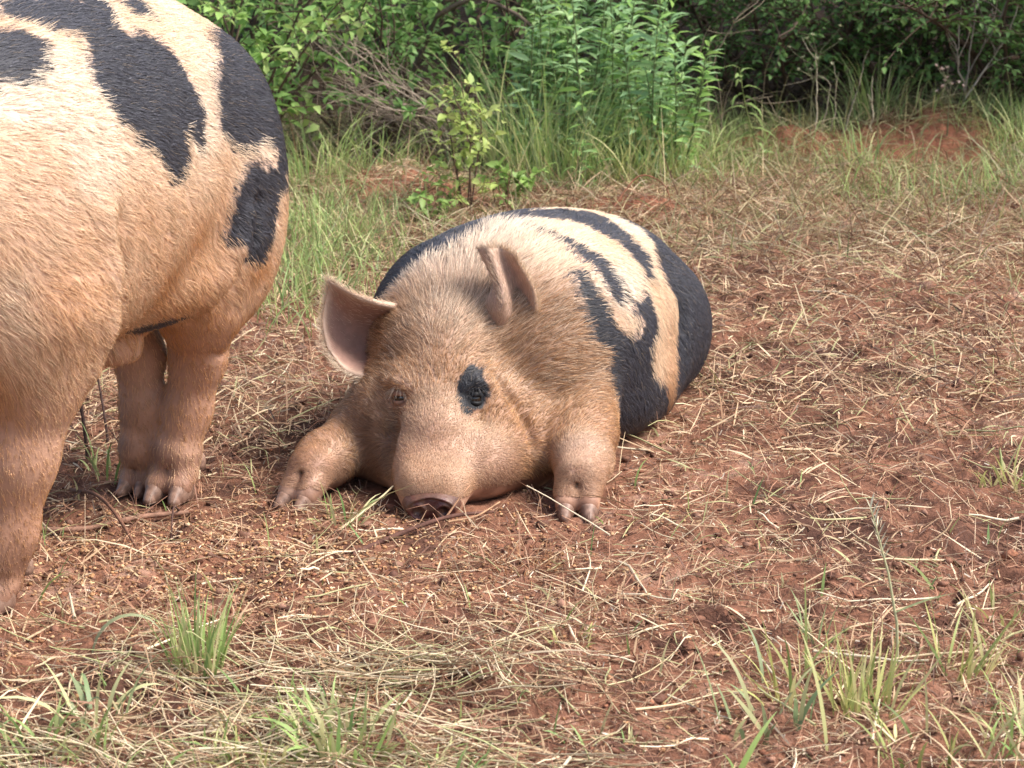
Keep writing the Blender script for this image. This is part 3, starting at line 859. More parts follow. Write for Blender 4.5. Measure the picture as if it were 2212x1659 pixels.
def make_pig(name, kind, builder, origin, yaw, patches, hoff, hyaw, hpitch, label, nhair, zoff=0.0, dark_eye=0):
    root = empty(name, (origin[0], origin[1], zoff), yaw)
    tag(root, label, 'pig')
    B, hooves = builder()
    P, F = B.mesh()
    rg = np.random.default_rng(11 if kind == 'lying' else 12)

    def zones(Q):
        H, R = head_frame(Q, hoff, hyaw, hpitch)
        head = sstep(-0.40, -0.28, H[:, 0])
        muzzle = sstep(-0.15, -0.06, H[:, 0])
        eye = np.minimum(np.hypot(H[:, 1] - 0.062, H[:, 2] - 0.169), np.hypot(H[:, 1] + 0.062, H[:, 2] - 0.169)) + np.maximum(0, -0.20 - H[:, 0])
        if kind == 'lying':
            leg = sstep(0.36, 0.46, Q[:, 0]) * (np.abs(Q[:, 1]) > 0.15) * (1 - sstep(0.10, 0.14, Q[:, 2])) * (1 - sstep(-0.25, -0.20, H[:, 0]) * (np.abs(H[:, 1]) < 0.17))
        else:
            leg = 1 - sstep(0.26, 0.40, Q[:, 2])
        return H, R, head, muzzle, eye, leg

    def black(Q, H, jit=1.0, ahead=0.0, above=0.0):
        b = coat_black(Q, patches, jit, ahead, above) & ((H[:, 0] < -0.36) | (np.abs(H[:, 1]) > 0.20))
        if kind == 'standing':
            b &= ~((Q[:, 2] < 0.28))
        if dark_eye:
            n1 = (vnoise3(Q[:, 0] * 70, Q[:, 1] * 70, Q[:, 2] * 70) - 0.5) * 0.9 * jit
            e = ((H[:, 1] - dark_eye * 0.060) / 0.027) ** 2 + ((H[:, 2] - 0.187) / 0.037) ** 2
            b |= (e + n1 < 1) & (H[:, 0] > -0.24) & (H[:, 1] * dark_eye > 0)
        return b

    # skin colour
    H, R, head, muz, eye, leg = zones(P)
    blk = black(P, H, 0.6)
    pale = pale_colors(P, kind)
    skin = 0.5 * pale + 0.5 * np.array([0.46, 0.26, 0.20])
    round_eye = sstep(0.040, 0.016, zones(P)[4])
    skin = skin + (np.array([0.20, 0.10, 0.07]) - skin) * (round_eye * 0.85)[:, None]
    fore_ = head * (1 - muz)
    skin = skin + (np.array([0.25, 0.13, 0.075]) - skin) * (fore_ * (0.65 if kind == 'lying' else 0.3))[:, None]
    pink = np.array([0.34, 0.185, 0.13])
    skin = skin + (pink - skin) * (np.maximum(leg * (0.25 if kind == 'lying' else 0.65), muz * 0.5))[:, None]
    mud = vnoise3(P[:, 0] * 16, P[:, 1] * 16, P[:, 2] * 16) * 0.5 + vnoise3(P[:, 0] * 45, P[:, 1] * 45, P[:, 2] * 45) * 0.5
    dirt = (1 - sstep(0.03, 0.15 if kind == 'lying' else 0.22, P[:, 2])) * sstep(0.35, 0.6, mud)
    soil = np.array([0.20, 0.10, 0.065])
    skin = skin + (soil - skin) * (dirt * 0.75)[:, None]
    cheek_shade = np.zeros(len(P))
    if kind == 'lying':                                       # shaded side of the face, painted dark into the right cheek
        cheek_shade = np.exp(-(((H[:, 1] + 0.100) / 0.042) ** 2 + ((H[:, 0] + 0.165) / 0.075) ** 2 + ((H[:, 2] - 0.095) / 0.060) ** 2) * 1.2) * sstep(0.25, 0.55, mud)
        skin = skin + (np.array([0.15, 0.08, 0.05]) - skin) * np.clip(cheek_shade * 1.6, 0, 0.9)[:, None]
    skin[blk] = BLACK_SKIN * ((0.9 + 0.6 * mud[blk]) * (1 - 0.6 * head[blk]))[:, None]
    nose = sstep(0.012, -0.004, np.hypot(H[:, 1], (H[:, 2] - 0.020) * 1.7) - 0.042) * sstep(-0.012, 0.0, H[:, 0])
    skin = skin + (np.array([0.20, 0.10, 0.08]) - skin) * (nose * 0.7)[:, None]
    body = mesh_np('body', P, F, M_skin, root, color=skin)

    for p, y, s, n in hooves:
        add_hoof(root, p, y, s, name=n)
    eye_parts(root, hoff, hyaw, hpitch, dark_eye, B)
    snout_disc(root, hoff, hyaw, hpitch)
    make_ear(root, EAR_R, hoff, hyaw, hpitch, (0.36, 0.215, 0.17), 700)
    make_ear(root, EAR_L, hoff, hyaw, hpitch, (0.48, 0.32, 0.25), 700)

    # coat
    Q = sample_roots(P, F, nhair, rg)
    E = sample_roots(P, F, nhair * 3, rg)                     # the face carries a closer coat
    He = head_frame(E, hoff, hyaw, hpitch)[0]
    Q = np.concatenate([Q, E[(He[:, 0] > -0.30) & (rg.random(len(E)) < 0.35 + 0.65 * (He[:, 0] > -0.12))]])
    E = sample_roots(P, F, nhair * 6, rg)
    Q = np.concatenate([Q, E[head_frame(E, hoff, hyaw, hpitch)[0][:, 0] > -0.045]])
    if kind == 'lying':
        Q = Q[Q[:, 2] > 0.006]
    H, R, head, muz, eye, leg = zones(Q)
    nose = (np.hypot(H[:, 1] / 0.047, (H[:, 2] - 0.020) / 0.026) < 1.0) & (H[:, 0] > -0.02) & (H[:, 2] < 0.085) & (np.abs(H[:, 1]) < 0.07)
    keep = ~nose & ~(((H[:, 0] > -0.2)) & (eye < 0.011)) & (Q[:, 2] > 0.03)
    keep &= rg.random(len(Q)) > leg * (0.15 if kind == 'lying' else 0.45)
    Q, H, head, muz, eye, leg = Q[keep], H[keep], head[keep], muz[keep], eye[keep], leg[keep]
    _, N = B.sample(Q)
    n = len(Q)
    if kind == 'lying':
        fb = np.tile([-1.0, 0.0, -0.35], (n, 1))
        fb[:, 2] -= 0.9 * sstep(0.10, 0.22, np.abs(Q[:, 1]))
        fl = np.tile([0.7, 0.0, -0.8], (n, 1))
    else:
        fb = np.tile([-1.0, 0.0, -0.30], (n, 1))
        fb[:, 2] -= 0.55 * (1 - sstep(0.45, 0.80, Q[:, 2]))
        fl = np.tile([-0.35, 0.0, -1.0], (n, 1))
    fb = fb * (1 - leg)[:, None] + fl * leg[:, None]
    fh = np.stack([-np.ones(n), H[:, 1] * 5.0 * (0.3 + sstep(-0.05, -0.25, H[:, 0])), 0.15 - 0.9 * sstep(0.14, 0.05, H[:, 2]) * sstep(0.03, 0.08, np.abs(H[:, 1]))], 1) @ R.T
    flow = fb * (1 - head)[:, None] + fh * head[:, None]
    crest = np.exp(-((Q[:, 1] + 0.03) / 0.10) ** 2) * sstep(0.05, 0.20, Q[:, 0]) * sstep(0.20, 0.31, Q[:, 2] + 0.05 * (rg.random(n) - 0.5)) * (1 - 0.35 * head)
    L = np.full(n, 0.023 if kind == 'lying' else 0.024)
    L += 0.018 * crest
    L += (0.015 - L) * head
    L += 0.012 * head * sstep(-0.16, -0.28, H[:, 0]) * sstep(0.12, 0.2, H[:, 2])
    L += (0.007 - L) * muz
    L += (0.011 - L) * leg
    L *= 0.35 + 0.65 * sstep(0.014, 0.035, eye)
    blk = black(Q + rg.normal(0, 0.0035, Q.shape), H, 1.0, 0.022 if kind == 'lying' else 0.018, 0.08)
    L[blk] *= 0.75
    lift = np.full(n, 0.11) + 0.26 * crest + 0.14 * head * (1 - muz)
    lift[blk] = 0.12
    lift = lift * (1 - 0.35 * leg)
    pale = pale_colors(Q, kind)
    if kind == 'lying':
        fore = head * (1 - muz)
        br = np.array([0.42, 0.21, 0.085])
        pale = pale + (br - pale) * (fore * 0.80 * (0.2 + 1.5 * rg.random(n))).clip(0, 1)[:, None]
        gr = np.array([0.72, 0.61, 0.49])
        pale = pale + (gr - pale) * (crest * 0.7)[:, None]
    pale = pale * (0.74 - 0.14 * head[:, None] + (0.52 + 0.30 * head[:, None]) * rg.random((n, 1)) ** 1.3)
    root_dark = rg.random(n) < 0.05 + 0.14 * head
    pale[root_dark] *= 0.55
    dirt = (1 - sstep(0.03, 0.14 if kind == 'lying' else 0.24, Q[:, 2])) * sstep(0.35, 0.6, vnoise3(Q[:, 0] * 16, Q[:, 1] * 16, Q[:, 2] * 16))
    pale = pale + (soil * 1.2 - pale) * (dirt * 0.6)[:, None]
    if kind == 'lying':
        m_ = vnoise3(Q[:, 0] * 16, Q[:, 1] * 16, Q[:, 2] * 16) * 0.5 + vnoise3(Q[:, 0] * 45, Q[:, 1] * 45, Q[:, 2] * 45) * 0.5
        cheek_shade_ = np.exp(-(((H[:, 1] + 0.100) / 0.042) ** 2 + ((H[:, 0] + 0.165) / 0.075) ** 2 + ((H[:, 2] - 0.095) / 0.060) ** 2) * 1.2) * sstep(0.25, 0.55, m_)  # the same painted cheek shade, carried into the hair colour
        pale = pale + (np.array([0.20, 0.11, 0.065]) - pale) * np.clip(cheek_shade_ * 1.5, 0, 0.88)[:, None]
        pale = pale + (np.array([0.52, 0.31, 0.195]) - pale) * (muz * 0.7)[:, None]
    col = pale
    col[blk] = BLACK_HAIR * (0.7 + 1.0 * rg.random((blk.sum(), 1))) * (1 - 0.45 * head[blk])[:, None]
    grey = blk & (rg.random(n) < 0.07)
    col[grey] = np.array([0.17, 0.135, 0.105]) * (0.6 + 0.8 * rg.random((grey.sum(), 1)))
    rad = (0.00046 if kind == 'lying' else 0.00044) * (1 - 0.25 * head) * (1 - 0.2 * leg) * np.ones(n)
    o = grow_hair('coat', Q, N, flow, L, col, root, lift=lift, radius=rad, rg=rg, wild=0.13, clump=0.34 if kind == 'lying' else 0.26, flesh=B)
    # pale lashes and bristles over the eyes
    B.frame(hoff, hyaw, hpitch)
    lr, ln, lf = [], [], []
    for sg in (1, -1):
        for i in range(34):
            a = rg.uniform(-1, 1)
            nn = B.R @ np.array([0.85, sg * 0.5, 0.2]); nn /= np.linalg.norm(nn)
            lr.append(B.snap((-0.158, sg * (0.062 + 0.020 * a), 0.186 - 0.010 * a * a + rg.normal(0, 0.003)), (0.85, sg * 0.5, 0.2)))
            ln.append(nn); lf.append(B.R @ np.array([0.35, sg * (0.5 + 0.9 * a), -0.9 + 0.5 * rg.random()]))
    B.frame()
    grow_hair('eyelashes', np.array(lr), np.array(ln), np.array(lf), np.full(len(lr), 0.020), np.where((np.arange(len(lr)) < 34)[:, None] == (dark_eye == 1), [0.05, 0.05, 0.055], [0.62, 0.50, 0.38]) * rg.uniform(0.6, 1.1, (len(lr), 1)), root, lift=0.45, radius=0.00045, rg=rg, wild=0.2)
    return root


lying = make_pig('lying_pig', 'lying', build_lying, LIE_O, LIE_YAW, PATCH_LIE, HEAD_OFF, HEAD_YAW, 0.0,
                 'ginger pig with black stripes lying flat with its chin on the soil', 120000, 0.0, dark_eye=1)
standing = make_pig('standing_pig', 'standing', build_standing, ST_O, ST_YAW, PATCH_STAND, (1.20, 0, 0.40), 0.0, 0.25,
                    'large cream pig with black patches standing beside the lying pig, its head out of frame', 150000)
# ================================================================= GROUND
MOUNDS = [  # x, y, radius, height
    (-0.36, 7.05, 0.26, 0.07), (-0.22, 6.85, 0.16, 0.05), (0.36, 6.65, 0.16, 0.055), (0.16, 6.75, 0.14, 0.03),
    (0.93, 7.95, 0.22, 0.07), (1.55, 8.25, 0.45, 0.13), (1.34, 7.75, 0.24, -0.06), (1.20, 7.3, 0.3, 0.03), (1.75, 6.9, 0.4, 0.05),
    (0.62, 4.75, 0.10, 0.02), (1.05, 5.6, 0.35, 0.025), (-0.75, 2.95, 0.09, 0.025), (-0.52, 2.92, 0.07, 0.018), (1.0, 2.72, 0.10, 0.03),
    (0.05, 3.05, 0.16, 0.015), (-0.05, 2.95, 0.10, 0.02), (-0.2, 2.75, 0.14, 0.02)]
_pr = np.random.default_rng(3)
PITS = [(_pr.uniform(-0.9, 1.6), _pr.uniform(2.6, 6.2), _pr.uniform(0.025, 0.06), _pr.uniform(-0.028, -0.010), _pr.uniform(0.5, 1.0)) for _ in range(60)]
REST = [(-0.02, 4.25, 0.50, 0.75), (-0.60, 3.85, 0.20, 0.16), (-0.78, 3.25, 0.18, 0.16)]


def gz(x, y):
    x = np.asarray(x, float); y = np.asarray(y, float)
    calm = np.zeros(np.broadcast(x, y).shape)
    for cx, cy, rx, ry in REST:
        calm = np.maximum(calm, 1 - sstep(0.75, 1.25, np.hypot((x - cx) / rx, (y - cy) / ry)))
    near = 1 - sstep(12, 25, np.hypot(x, y - 4))
    z = 0.030 * fbm2(x * 1.3, y * 1.3, 2, 1) * (1 - calm)
    z = z + near * (1 - 0.75 * calm) * (0.034 * fbm2(x * 7, y * 7, 3, 4) + 0.044 * (np.abs(fbm2(x * 13, y * 13, 3, 9)) - 0.1))
    z = z + near * (1 - 0.5 * calm) * 0.024 * fbm2(x * 42, y * 42, 2, 14)
    for mx, my, r, h in MOUNDS:
        d = np.hypot(x - mx, (y - my) * 1.1) / r
        z = z + h * np.exp(-d * d * 1.4) * (1 + 0.5 * fbm2(x * 14, y * 14, 2, 21))
    for mx, my, r, h, asp in PITS:
        d2 = ((x - mx) / r) ** 2 + ((y - my) / (r * asp)) ** 2
        z = z + h * (np.exp(-d2) - 0.55 * np.exp(-(np.sqrt(d2) - 1.7) ** 2 * 3)) * (1 - calm)
    z = z + 0.02 * np.maximum(0, y - 9.0) * (y < 40)
    return z - 0.004


def geo_axis(a, b, step, grow, far):
    v = [a]
    while v[-1] < b:
        v.append(v[-1] + step(v[-1]))
    lo = a - np.cumsum(0.03 * grow ** np.arange(1, 60)); lo = lo[lo > -far]
    hi = v[-1] + np.cumsum(0.03 * grow ** np.arange(1, 60)); hi = hi[hi < far]
    return np.concatenate([lo[::-1], v, hi])


gx = geo_axis(-1.55, 2.1, lambda t: 0.0068, 1.25, 150)
gy = geo_axis(2.35, 8.8, lambda t: 0.0058 * (t / 2.6) ** 1.25, 1.25, 150)
GX, GY = np.meshgrid(gx, gy, indexing='ij')
GZ = gz(GX, GY)
n1 = fbm2(GX * 2.2, GY * 2.2, 3, 41); n2 = fbm2(GX * 14, GY * 14, 3, 45); n3 = fbm2(GX * 70, GY * 70, 2, 47)
soil_a = np.array([0.225, 0.106, 0.066]); soil_b = np.array([0.085, 0.043, 0.031]); soil_c = np.array([0.315, 0.190, 0.138]); soil_red = np.array([0.27, 0.105, 0.060])
kk = np.clip(0.42 + n1 * 1.4 + n2 * 1.3 + n3 * 0.8, 0, 1)[..., None]
gcol = soil_b + (soil_a - soil_b) * sstep(0.0, 0.6, kk) + (soil_c - soil_a) * sstep(0.6, 1.0, kk)
redz = np.zeros(GX.shape)
for mx, my, r in ((1.38, 7.8, 0.45), (0.93, 7.95, 0.25), (-0.33, 7.0, 0.3), (0.36, 6.65, 0.2)):
    redz = np.maximum(redz, 1 - sstep(0.5, 1.2, np.hypot(GX - mx, GY - my) / r))
gcol = gcol + (soil_red * (0.7 + 0.6 * kk) - gcol) * (redz * 0.6)[..., None]
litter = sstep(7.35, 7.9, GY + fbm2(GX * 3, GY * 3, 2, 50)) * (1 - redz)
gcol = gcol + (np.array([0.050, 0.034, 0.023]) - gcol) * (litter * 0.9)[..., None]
damp_dark = sstep(0.10, 0.34, fbm2(GX * 1.7 + 3.1, GY * 1.7, 3, 131)) * 0.75
damp_dark = np.maximum(damp_dark, 0.9 * np.exp(-(((GX + 0.42) / 0.22) ** 2 + ((GY - 4.25) / 0.30) ** 2)))          # darker oval of soil beside the lying pig
gcol = gcol * (1 - 0.5 * damp_dark)[..., None]
I = np.arange(GX.size).reshape(GX.shape)
gf = np.stack([I[:-1, :-1].ravel(), I[1:, :-1].ravel(), I[1:, 1:].ravel(), I[:-1, 1:].ravel()], 1)
M_soil = tint_mat('red_soil', rough=0.95, spec=0.06, noise=0.22, nscale=140, bump=0.9, bscale=260, bdist=0.004)
ground = mesh_np('ground', np.stack([GX, GY, GZ], -1).reshape(-1, 3), gf, M_soil, color=gcol.reshape(-1, 3))
tag(ground, 'churned reddish brown soil of the pig paddock', 'ground', kind='structure')


# ---------------------------------------------------------------- building strips and stems in numbers
def blades(root, head, length, width, rise, bend, tint, seg=4, twist=None, taper=1.0, follow=False, lift=None):
    """flat tapering blades: root (n,3), head angle, rise angle at the root, bend = total droop over the length"""
    n = len(root)
    head = np.asarray(head, float); rise = np.broadcast_to(np.asarray(rise, float), (n,)); bend = np.broadcast_to(np.asarray(bend, float), (n,))
    length = np.broadcast_to(np.asarray(length, float), (n,)); width = np.broadcast_to(np.asarray(width, float), (n,))
    p = np.array(root, float)
    tw = np.zeros(n) if twist is None else twist
    P = np.zeros((n, seg + 1, 2, 3)); C = np.zeros((n, seg + 1, 2, 3))
    hh = head.copy()
    for i in range(seg + 1):
        f = i / seg
        e = rise - bend * f ** 1.3
        d = np.stack([np.cos(hh) * np.cos(e), np.sin(hh) * np.cos(e), np.sin(e)], 1)
        s0 = np.stack([-np.sin(hh), np.cos(hh), np.zeros(n)], 1)
        up = np.cross(d, s0)
        sd = s0 * np.cos(tw)[:, None] + up * np.sin(tw)[:, None]
        w = width * (1 - taper * f ** 2.2) * (0.6 + 0.4 * min(1, f * 4)) + 0.0002
        P[:, i, 0] = p - sd * w[:, None] / 2; P[:, i, 1] = p + sd * w[:, None] / 2
        C[:, i] = tint[:, None, :]
        p = p + d * (length / seg)[:, None]
        if follow:
            p[:, 2] = gz(p[:, 0], p[:, 1]) + lift + np.maximum(0, (rise * length)) * f
    base = np.arange(n)[:, None] * (2 * (seg + 1))
    fc = []
    for i in range(seg):
        fc.append(np.stack([base[:, 0] + 2 * i, base[:, 0] + 2 * i + 1, base[:, 0] + 2 * i + 3, base[:, 0] + 2 * i + 2], 1))
    return P.reshape(-1, 3), np.concatenate(fc), C.reshape(-1, 3)


def stalks(root, head, length, radius, pitch, curve, tint, lift, seg=3, m=3, ground_hug=True):
    """thin round stalks lying on the ground"""
    n = len(root); p = np.array(root, float)
    P = np.zeros((n, seg + 1, m, 3)); hh = np.array(head, float)
    g0 = gz(p[:, 0], p[:, 1])
    for i in range(seg + 1):
        f = i / seg
        zz = gz(p[:, 0], p[:, 1]) if ground_hug else g0
        z = np.maximum(zz, 0.6 * g0 + 0.4 * zz) + lift + pitch * length * f
        s0 = np.stack([-np.sin(hh), np.cos(hh), np.zeros(n)], 1)
        r = radius * (1 - 0.45 * f)
        for j in range(m):
            a = 2 * math.pi * j / m
            P[:, i, j] = p * [1, 1, 0] + np.array([0, 0, 1]) * (z + r * math.sin(a))[:, None] + s0 * (r * math.cos(a))[:, None]
        p = p + np.stack([np.cos(hh), np.sin(hh), np.zeros(n)], 1) * (length / seg)[:, None]
        hh = hh + curve / seg
    base = np.arange(n) * (m * (seg + 1)); fc = []
    for i in range(seg):
        for j in range(m):
            k = (j + 1) % m
            fc.append(np.stack([base + i * m + j, base + i * m + k, base + (i + 1) * m + k, base + (i + 1) * m + j], 1))
    return P.reshape(-1, 3), np.concatenate(fc), np.repeat(tint, m * (seg + 1), axis=0)


class Bag:
    def __init__(self):
        self.v, self.f, self.c, self.n = [], [], [], 0

    def add(self, v, f, c):
        self.v.append(v); self.f.append(np.asarray(f) + self.n); self.c.append(np.broadcast_to(c, (len(v), 3))); self.n += len(v)

    def build(self, name, mat, parent=None, data_only=False, smooth=True):
        return mesh_np(name, np.concatenate(self.v), np.concatenate(self.f), mat, parent, color=np.concatenate(self.c), data_only=data_only, smooth=smooth)


def tube(pts, rad, m=6):
    pts = np.array(pts, float); n = len(pts); rad = np.broadcast_to(np.asarray(rad, float), (n,))
    t = np.gradient(pts, axis=0); t /= np.linalg.norm(t, axis=1, keepdims=True) + 1e-9
    ref = np.array([0.31, 0.17, 0.93]); a = np.cross(t, ref); a /= np.linalg.norm(a, axis=1, keepdims=True) + 1e-9
    b = np.cross(t, a)
    ang = np.arange(m) * 2 * math.pi / m
    V = pts[:, None] + rad[:, None, None] * (np.cos(ang)[None, :, None] * a[:, None] + np.sin(ang)[None, :, None] * b[:, None])
    I = np.arange(n * m).reshape(n, m); J = np.roll(I, -1, 1)
    F = np.stack([I[:-1].ravel(), J[:-1].ravel(), J[1:].ravel(), I[1:].ravel()], 1)
    return V.reshape(-1, 3), F


def scatter(n, x0, x1, y0, y1, dens=None, rg=None):
    """points with a density 0..1; more of them where the ground is near, like what one can tell apart"""
    rg = rg or rng
    out = []
    tot = 0
    while tot < n:
        x = rg.uniform(x0, x1, n * 2); y = rg.uniform(y0, y1, n * 2)
        if dens is not None:
            k = rg.random(n * 2) < dens(x, y); x, y = x[k], y[k]
        out.append(np.stack([x, y], 1)); tot += len(x)
    q = np.concatenate(out)[:n]
    return q


def off_pigs(x, y):
    k = np.ones(np.shape(x), bool)
    a = math.cos(LIE_YAW), math.sin(LIE_YAW)
    lx = (x - LIE_O[0]) * a[0] + (y - LIE_O[1]) * a[1]; ly = -(x - LIE_O[0]) * a[1] + (y - LIE_O[1]) * a[0]
    k &= ~((np.abs(lx - 0.02) < 0.45) & (np.abs(ly) < 0.240 * np.sqrt(np.clip(1 - ((lx - 0.02) / 0.56) ** 2, 0, 1))))
    k &= ~(np.hypot((x + 0.12) / 0.13, (y - 3.87) / 0.15) < 1)
    for fx, fy, r in ((0.10, 3.80, 0.055), (0.12, 3.90, 0.06), (-0.34, 3.82, 0.055), (-0.28, 3.92, 0.06), (-0.585, 3.80, 0.05), (-0.655, 3.83, 0.045), (-0.77, 3.27, 0.06), (-0.91, 3.28, 0.06)):
        k &= np.hypot(x - fx, y - fy) > r
    return k


def near_weight(x, y):
    return np.clip((3.0 / y) ** 1.6, 0, 1)


def pick_tints(n, table, rg, var=0.2):
    cols = np.array([c for _, c in table]); w = np.array([a for a, _ in table], float)
    i = rg.choice(len(cols), n, p=w / w.sum())
    return cols[i] * (1 - var + 2 * var * rg.random((n, 1)))


rg = np.random.default_rng(21)
STRAW = [(3, (0.56, 0.41, 0.245)), (2.2, (0.66, 0.53, 0.35)), (3.5, (0.38, 0.25, 0.145)), (1.2, (0.38, 0.35, 0.17)), (4, (0.29, 0.155, 0.095))]
FIBRE = [(4, (0.36, 0.185, 0.11)), (3, (0.25, 0.12, 0.075)), (3, (0.48, 0.30, 0.18)), (2.5, (0.13, 0.07, 0.05)), (2.0, (0.64, 0.47, 0.31))]
XA, XB, YA, YB = -1.25, 1.9, 2.45, 7.6


def d_straw(x, y):
    d = 0.35 + 1.3 * fbm2(x * 2.4, y * 2.4, 3, 61) + 0.25 * sstep(0.2, 1.0, x) * sstep(3.6, 3.0, y)
    d = d + 0.5 * sstep(5.2, 6.4, y)
    return np.clip(d, 0.04, 1) * near_weight(x, y) * off_pigs(x, y)


# stalks of straw
n = 8000
q = scatter(n, XA, XB, YA, YB, d_straw, rg)
L = np.clip(rg.lognormal(-3.0, 0.55, n), 0.018, 0.20)
v = stalks(np.column_stack([q, np.zeros(n)]), rg.uniform(0, 2 * np.pi, n), L, rg.uniform(0.0006, 0.0017, n), rg.normal(0.03, 0.14, n).clip(-0.05, 0.6), rg.normal(0, 0.35, n), pick_tints(n, STRAW, rg), rg.uniform(0.001, 0.006, n))
o = mesh_np('straw_litter', v[0], v[1], M_straw, color=v[2])
tag(o, 'dry straw stalks strewn over the red soil', 'straw', kind='stuff')
# long thick stalks on top
n = 260
q = scatter(n, XA, XB, YA, 6.5, lambda x, y: np.clip(0.3 + 0.7 * sstep(0.1, 0.7, x) * sstep(3.8, 3.0, y) + 0.5 * sstep(0.1, -0.3, x) * sstep(3.1, 2.8, y), 0, 1) * near_weight(x, y) * off_pigs(x, y), rg)
v = stalks(np.column_stack([q, np.zeros(n)]), rg.uniform(0, 2 * np.pi, n), rg.uniform(0.05, 0.20, n), rg.uniform(0.0014, 0.0029, n), rg.normal(0.04, 0.12, n).clip(0, 0.5), rg.normal(0, 0.3, n), pick_tints(n, [(3, (0.78, 0.66, 0.47)), (2, (0.62, 0.48, 0.30)), (1, (0.50, 0.46, 0.24))], rg), rg.uniform(0.004, 0.012, n), seg=4, m=4)
o = mesh_np('straw_litter', v[0], v[1], M_straw, color=v[2])
tag(o, 'long thick pale straw stalks lying on top of the litter', 'straw', kind='stuff')
# flat chopped leaves of hay
n = 17000
q = scatter(n, XA, XB, YA, YB, d_straw, rg)
L = np.clip(rg.lognormal(-3.2, 0.6, n), 0.012, 0.16)
root = np.column_stack([q, gz(q[:, 0], q[:, 1]) + rg.uniform(0.001, 0.010, n)])
v = blades(root, rg.uniform(0, 2 * np.pi, n), L, rg.uniform(0.0012, 0.0036, n), rg.normal(0.12, 0.3, n).clip(-0.1, 1.2), rg.normal(0.3, 0.4, n), pick_tints(n, STRAW, rg), seg=3, twist=rg.uniform(-1, 1, n))
o = mesh_np('hay_litter', v[0], v[1], M_straw, color=v[2])
tag(o, 'short flat scraps of hay trodden into the soil', 'hay', kind='stuff')
# reddish roots and fibres that make the soil look woolly
n = 85000
q = scatter(n, XA, XB, YA, YB, lambda x, y: np.clip(0.6 + 1.2 * fbm2(x * 3, y * 3, 3, 71), 0.1, 1) * near_weight(x, y) * off_pigs(x, y), rg)
L = np.clip(rg.lognormal(-3.7, 0.5, n), 0.008, 0.09)
root = np.column_stack([q, gz(q[:, 0], q[:, 1]) + rg.uniform(-0.001, 0.004, n)])
v = blades(root, rg.uniform(0, 2 * np.pi, n), L, rg.uniform(0.0007, 0.0019, n), rg.normal(0.30, 0.4, n).clip(-0.1, 1.4), rg.normal(0.7, 0.8, n), pick_tints(n, FIBRE, rg), seg=2, twist=rg.uniform(-1, 1, n), taper=0.6)
o = mesh_np('root_fibres', v[0], v[1], M_straw, color=v[2])
tag(o, 'fine brown roots and fibres torn out of the soil', 'roots', kind='stuff')

# trampled hay, matted and brown, thickest behind the lying pig
n = 30000
q = scatter(n, -1.2, 1.95, 3.7, 7.2, lambda x, y: np.clip(0.55 + 1.5 * fbm2(x * 2.2, y * 2.2, 3, 66), 0.05, 1) * sstep(3.7, 4.5, y) * off_pigs(x, y), rg)
root = np.column_stack([q, gz(q[:, 0], q[:, 1]) + rg.uniform(0.0, 0.016, n)])
MATTED = [(3, (0.34, 0.20, 0.115)), (3, (0.47, 0.32, 0.19)), (2.5, (0.22, 0.115, 0.07)), (1.6, (0.62, 0.48, 0.30)), (1.2, (0.36, 0.34, 0.16)), (1, (0.12, 0.065, 0.045))]
v = blades(root, rg.uniform(0, 2 * np.pi, n), np.clip(rg.lognormal(-2.95, 0.5, n), 0.02, 0.16), rg.uniform(0.0014, 0.0036, n), rg.normal(0.25, 0.3, n).clip(-0.1, 1.2), rg.normal(0.55, 0.6, n), pick_tints(n, MATTED, rg), seg=4, twist=rg.uniform(-1.2, 1.2, n), taper=0.6)
o = mesh_np('hay_litter', v[0], v[1], M_straw, color=v[2])
tag(o, 'matted brown trampled hay covering the soil behind the lying pig', 'hay', kind='stuff')
# a swathe of longer pale green hay in the left foreground
n = 900
q = scatter(n, -0.75, 0.15, 2.5, 3.2, lambda x, y: np.clip(np.exp(-(((x + 0.22) / 0.22) ** 2 + ((y - 2.95) / 0.09) ** 2)) + 0.8 * np.exp(-(((x + 0.3) / 0.35) ** 2 + ((y - 2.66) / 0.10) ** 2)) + 0.06, 0, 1) * off_pigs(x, y), rg)
v = stalks(np.column_stack([q, np.zeros(n)]), rg.normal(-0.45, 0.6, n) + np.pi * rg.integers(0, 2, n), rg.uniform(0.04, 0.17, n), rg.uniform(0.0007, 0.0017, n), rg.normal(0.05, 0.14, n).clip(-0.02, 0.6), rg.normal(0, 0.4, n), pick_tints(n, [(2.5, (0.58, 0.49, 0.29)), (3, (0.70, 0.58, 0.39)), (1, (0.42, 0.42, 0.20)), (3, (0.42, 0.28, 0.165))], rg), rg.uniform(0.002, 0.016, n), seg=4)
o = mesh_np('hay_swathe', v[0], v[1], M_straw, color=v[2])
tag(o, 'swathe of longer pale greenish hay lying in the left foreground', 'hay', kind='stuff')
# tiny pale flecks of chaff
n = 16000
q = scatter(n, XA, XB, YA, 6.5, d_straw, rg)
root = np.column_stack([q, gz(q[:, 0], q[:, 1]) + rg.uniform(0.001, 0.005, n)])
v = blades(root, rg.uniform(0, 2 * np.pi, n), rg.uniform(0.004, 0.013, n), rg.uniform(0.0015, 0.0038, n), rg.normal(0.2, 0.5, n), rg.normal(0.2, 0.5, n), pick_tints(n, [(3, (0.66, 0.52, 0.36)), (3, (0.48, 0.32, 0.20)), (2, (0.74, 0.64, 0.50)), (2, (0.36, 0.19, 0.11))], rg), seg=1, twist=rg.uniform(-1, 1, n), taper=0.4)
o = mesh_np('chaff', v[0], v[1], M_straw, color=v[2])
tag(o, 'tiny pale flecks of chaff all over the soil', 'chaff', kind='stuff')

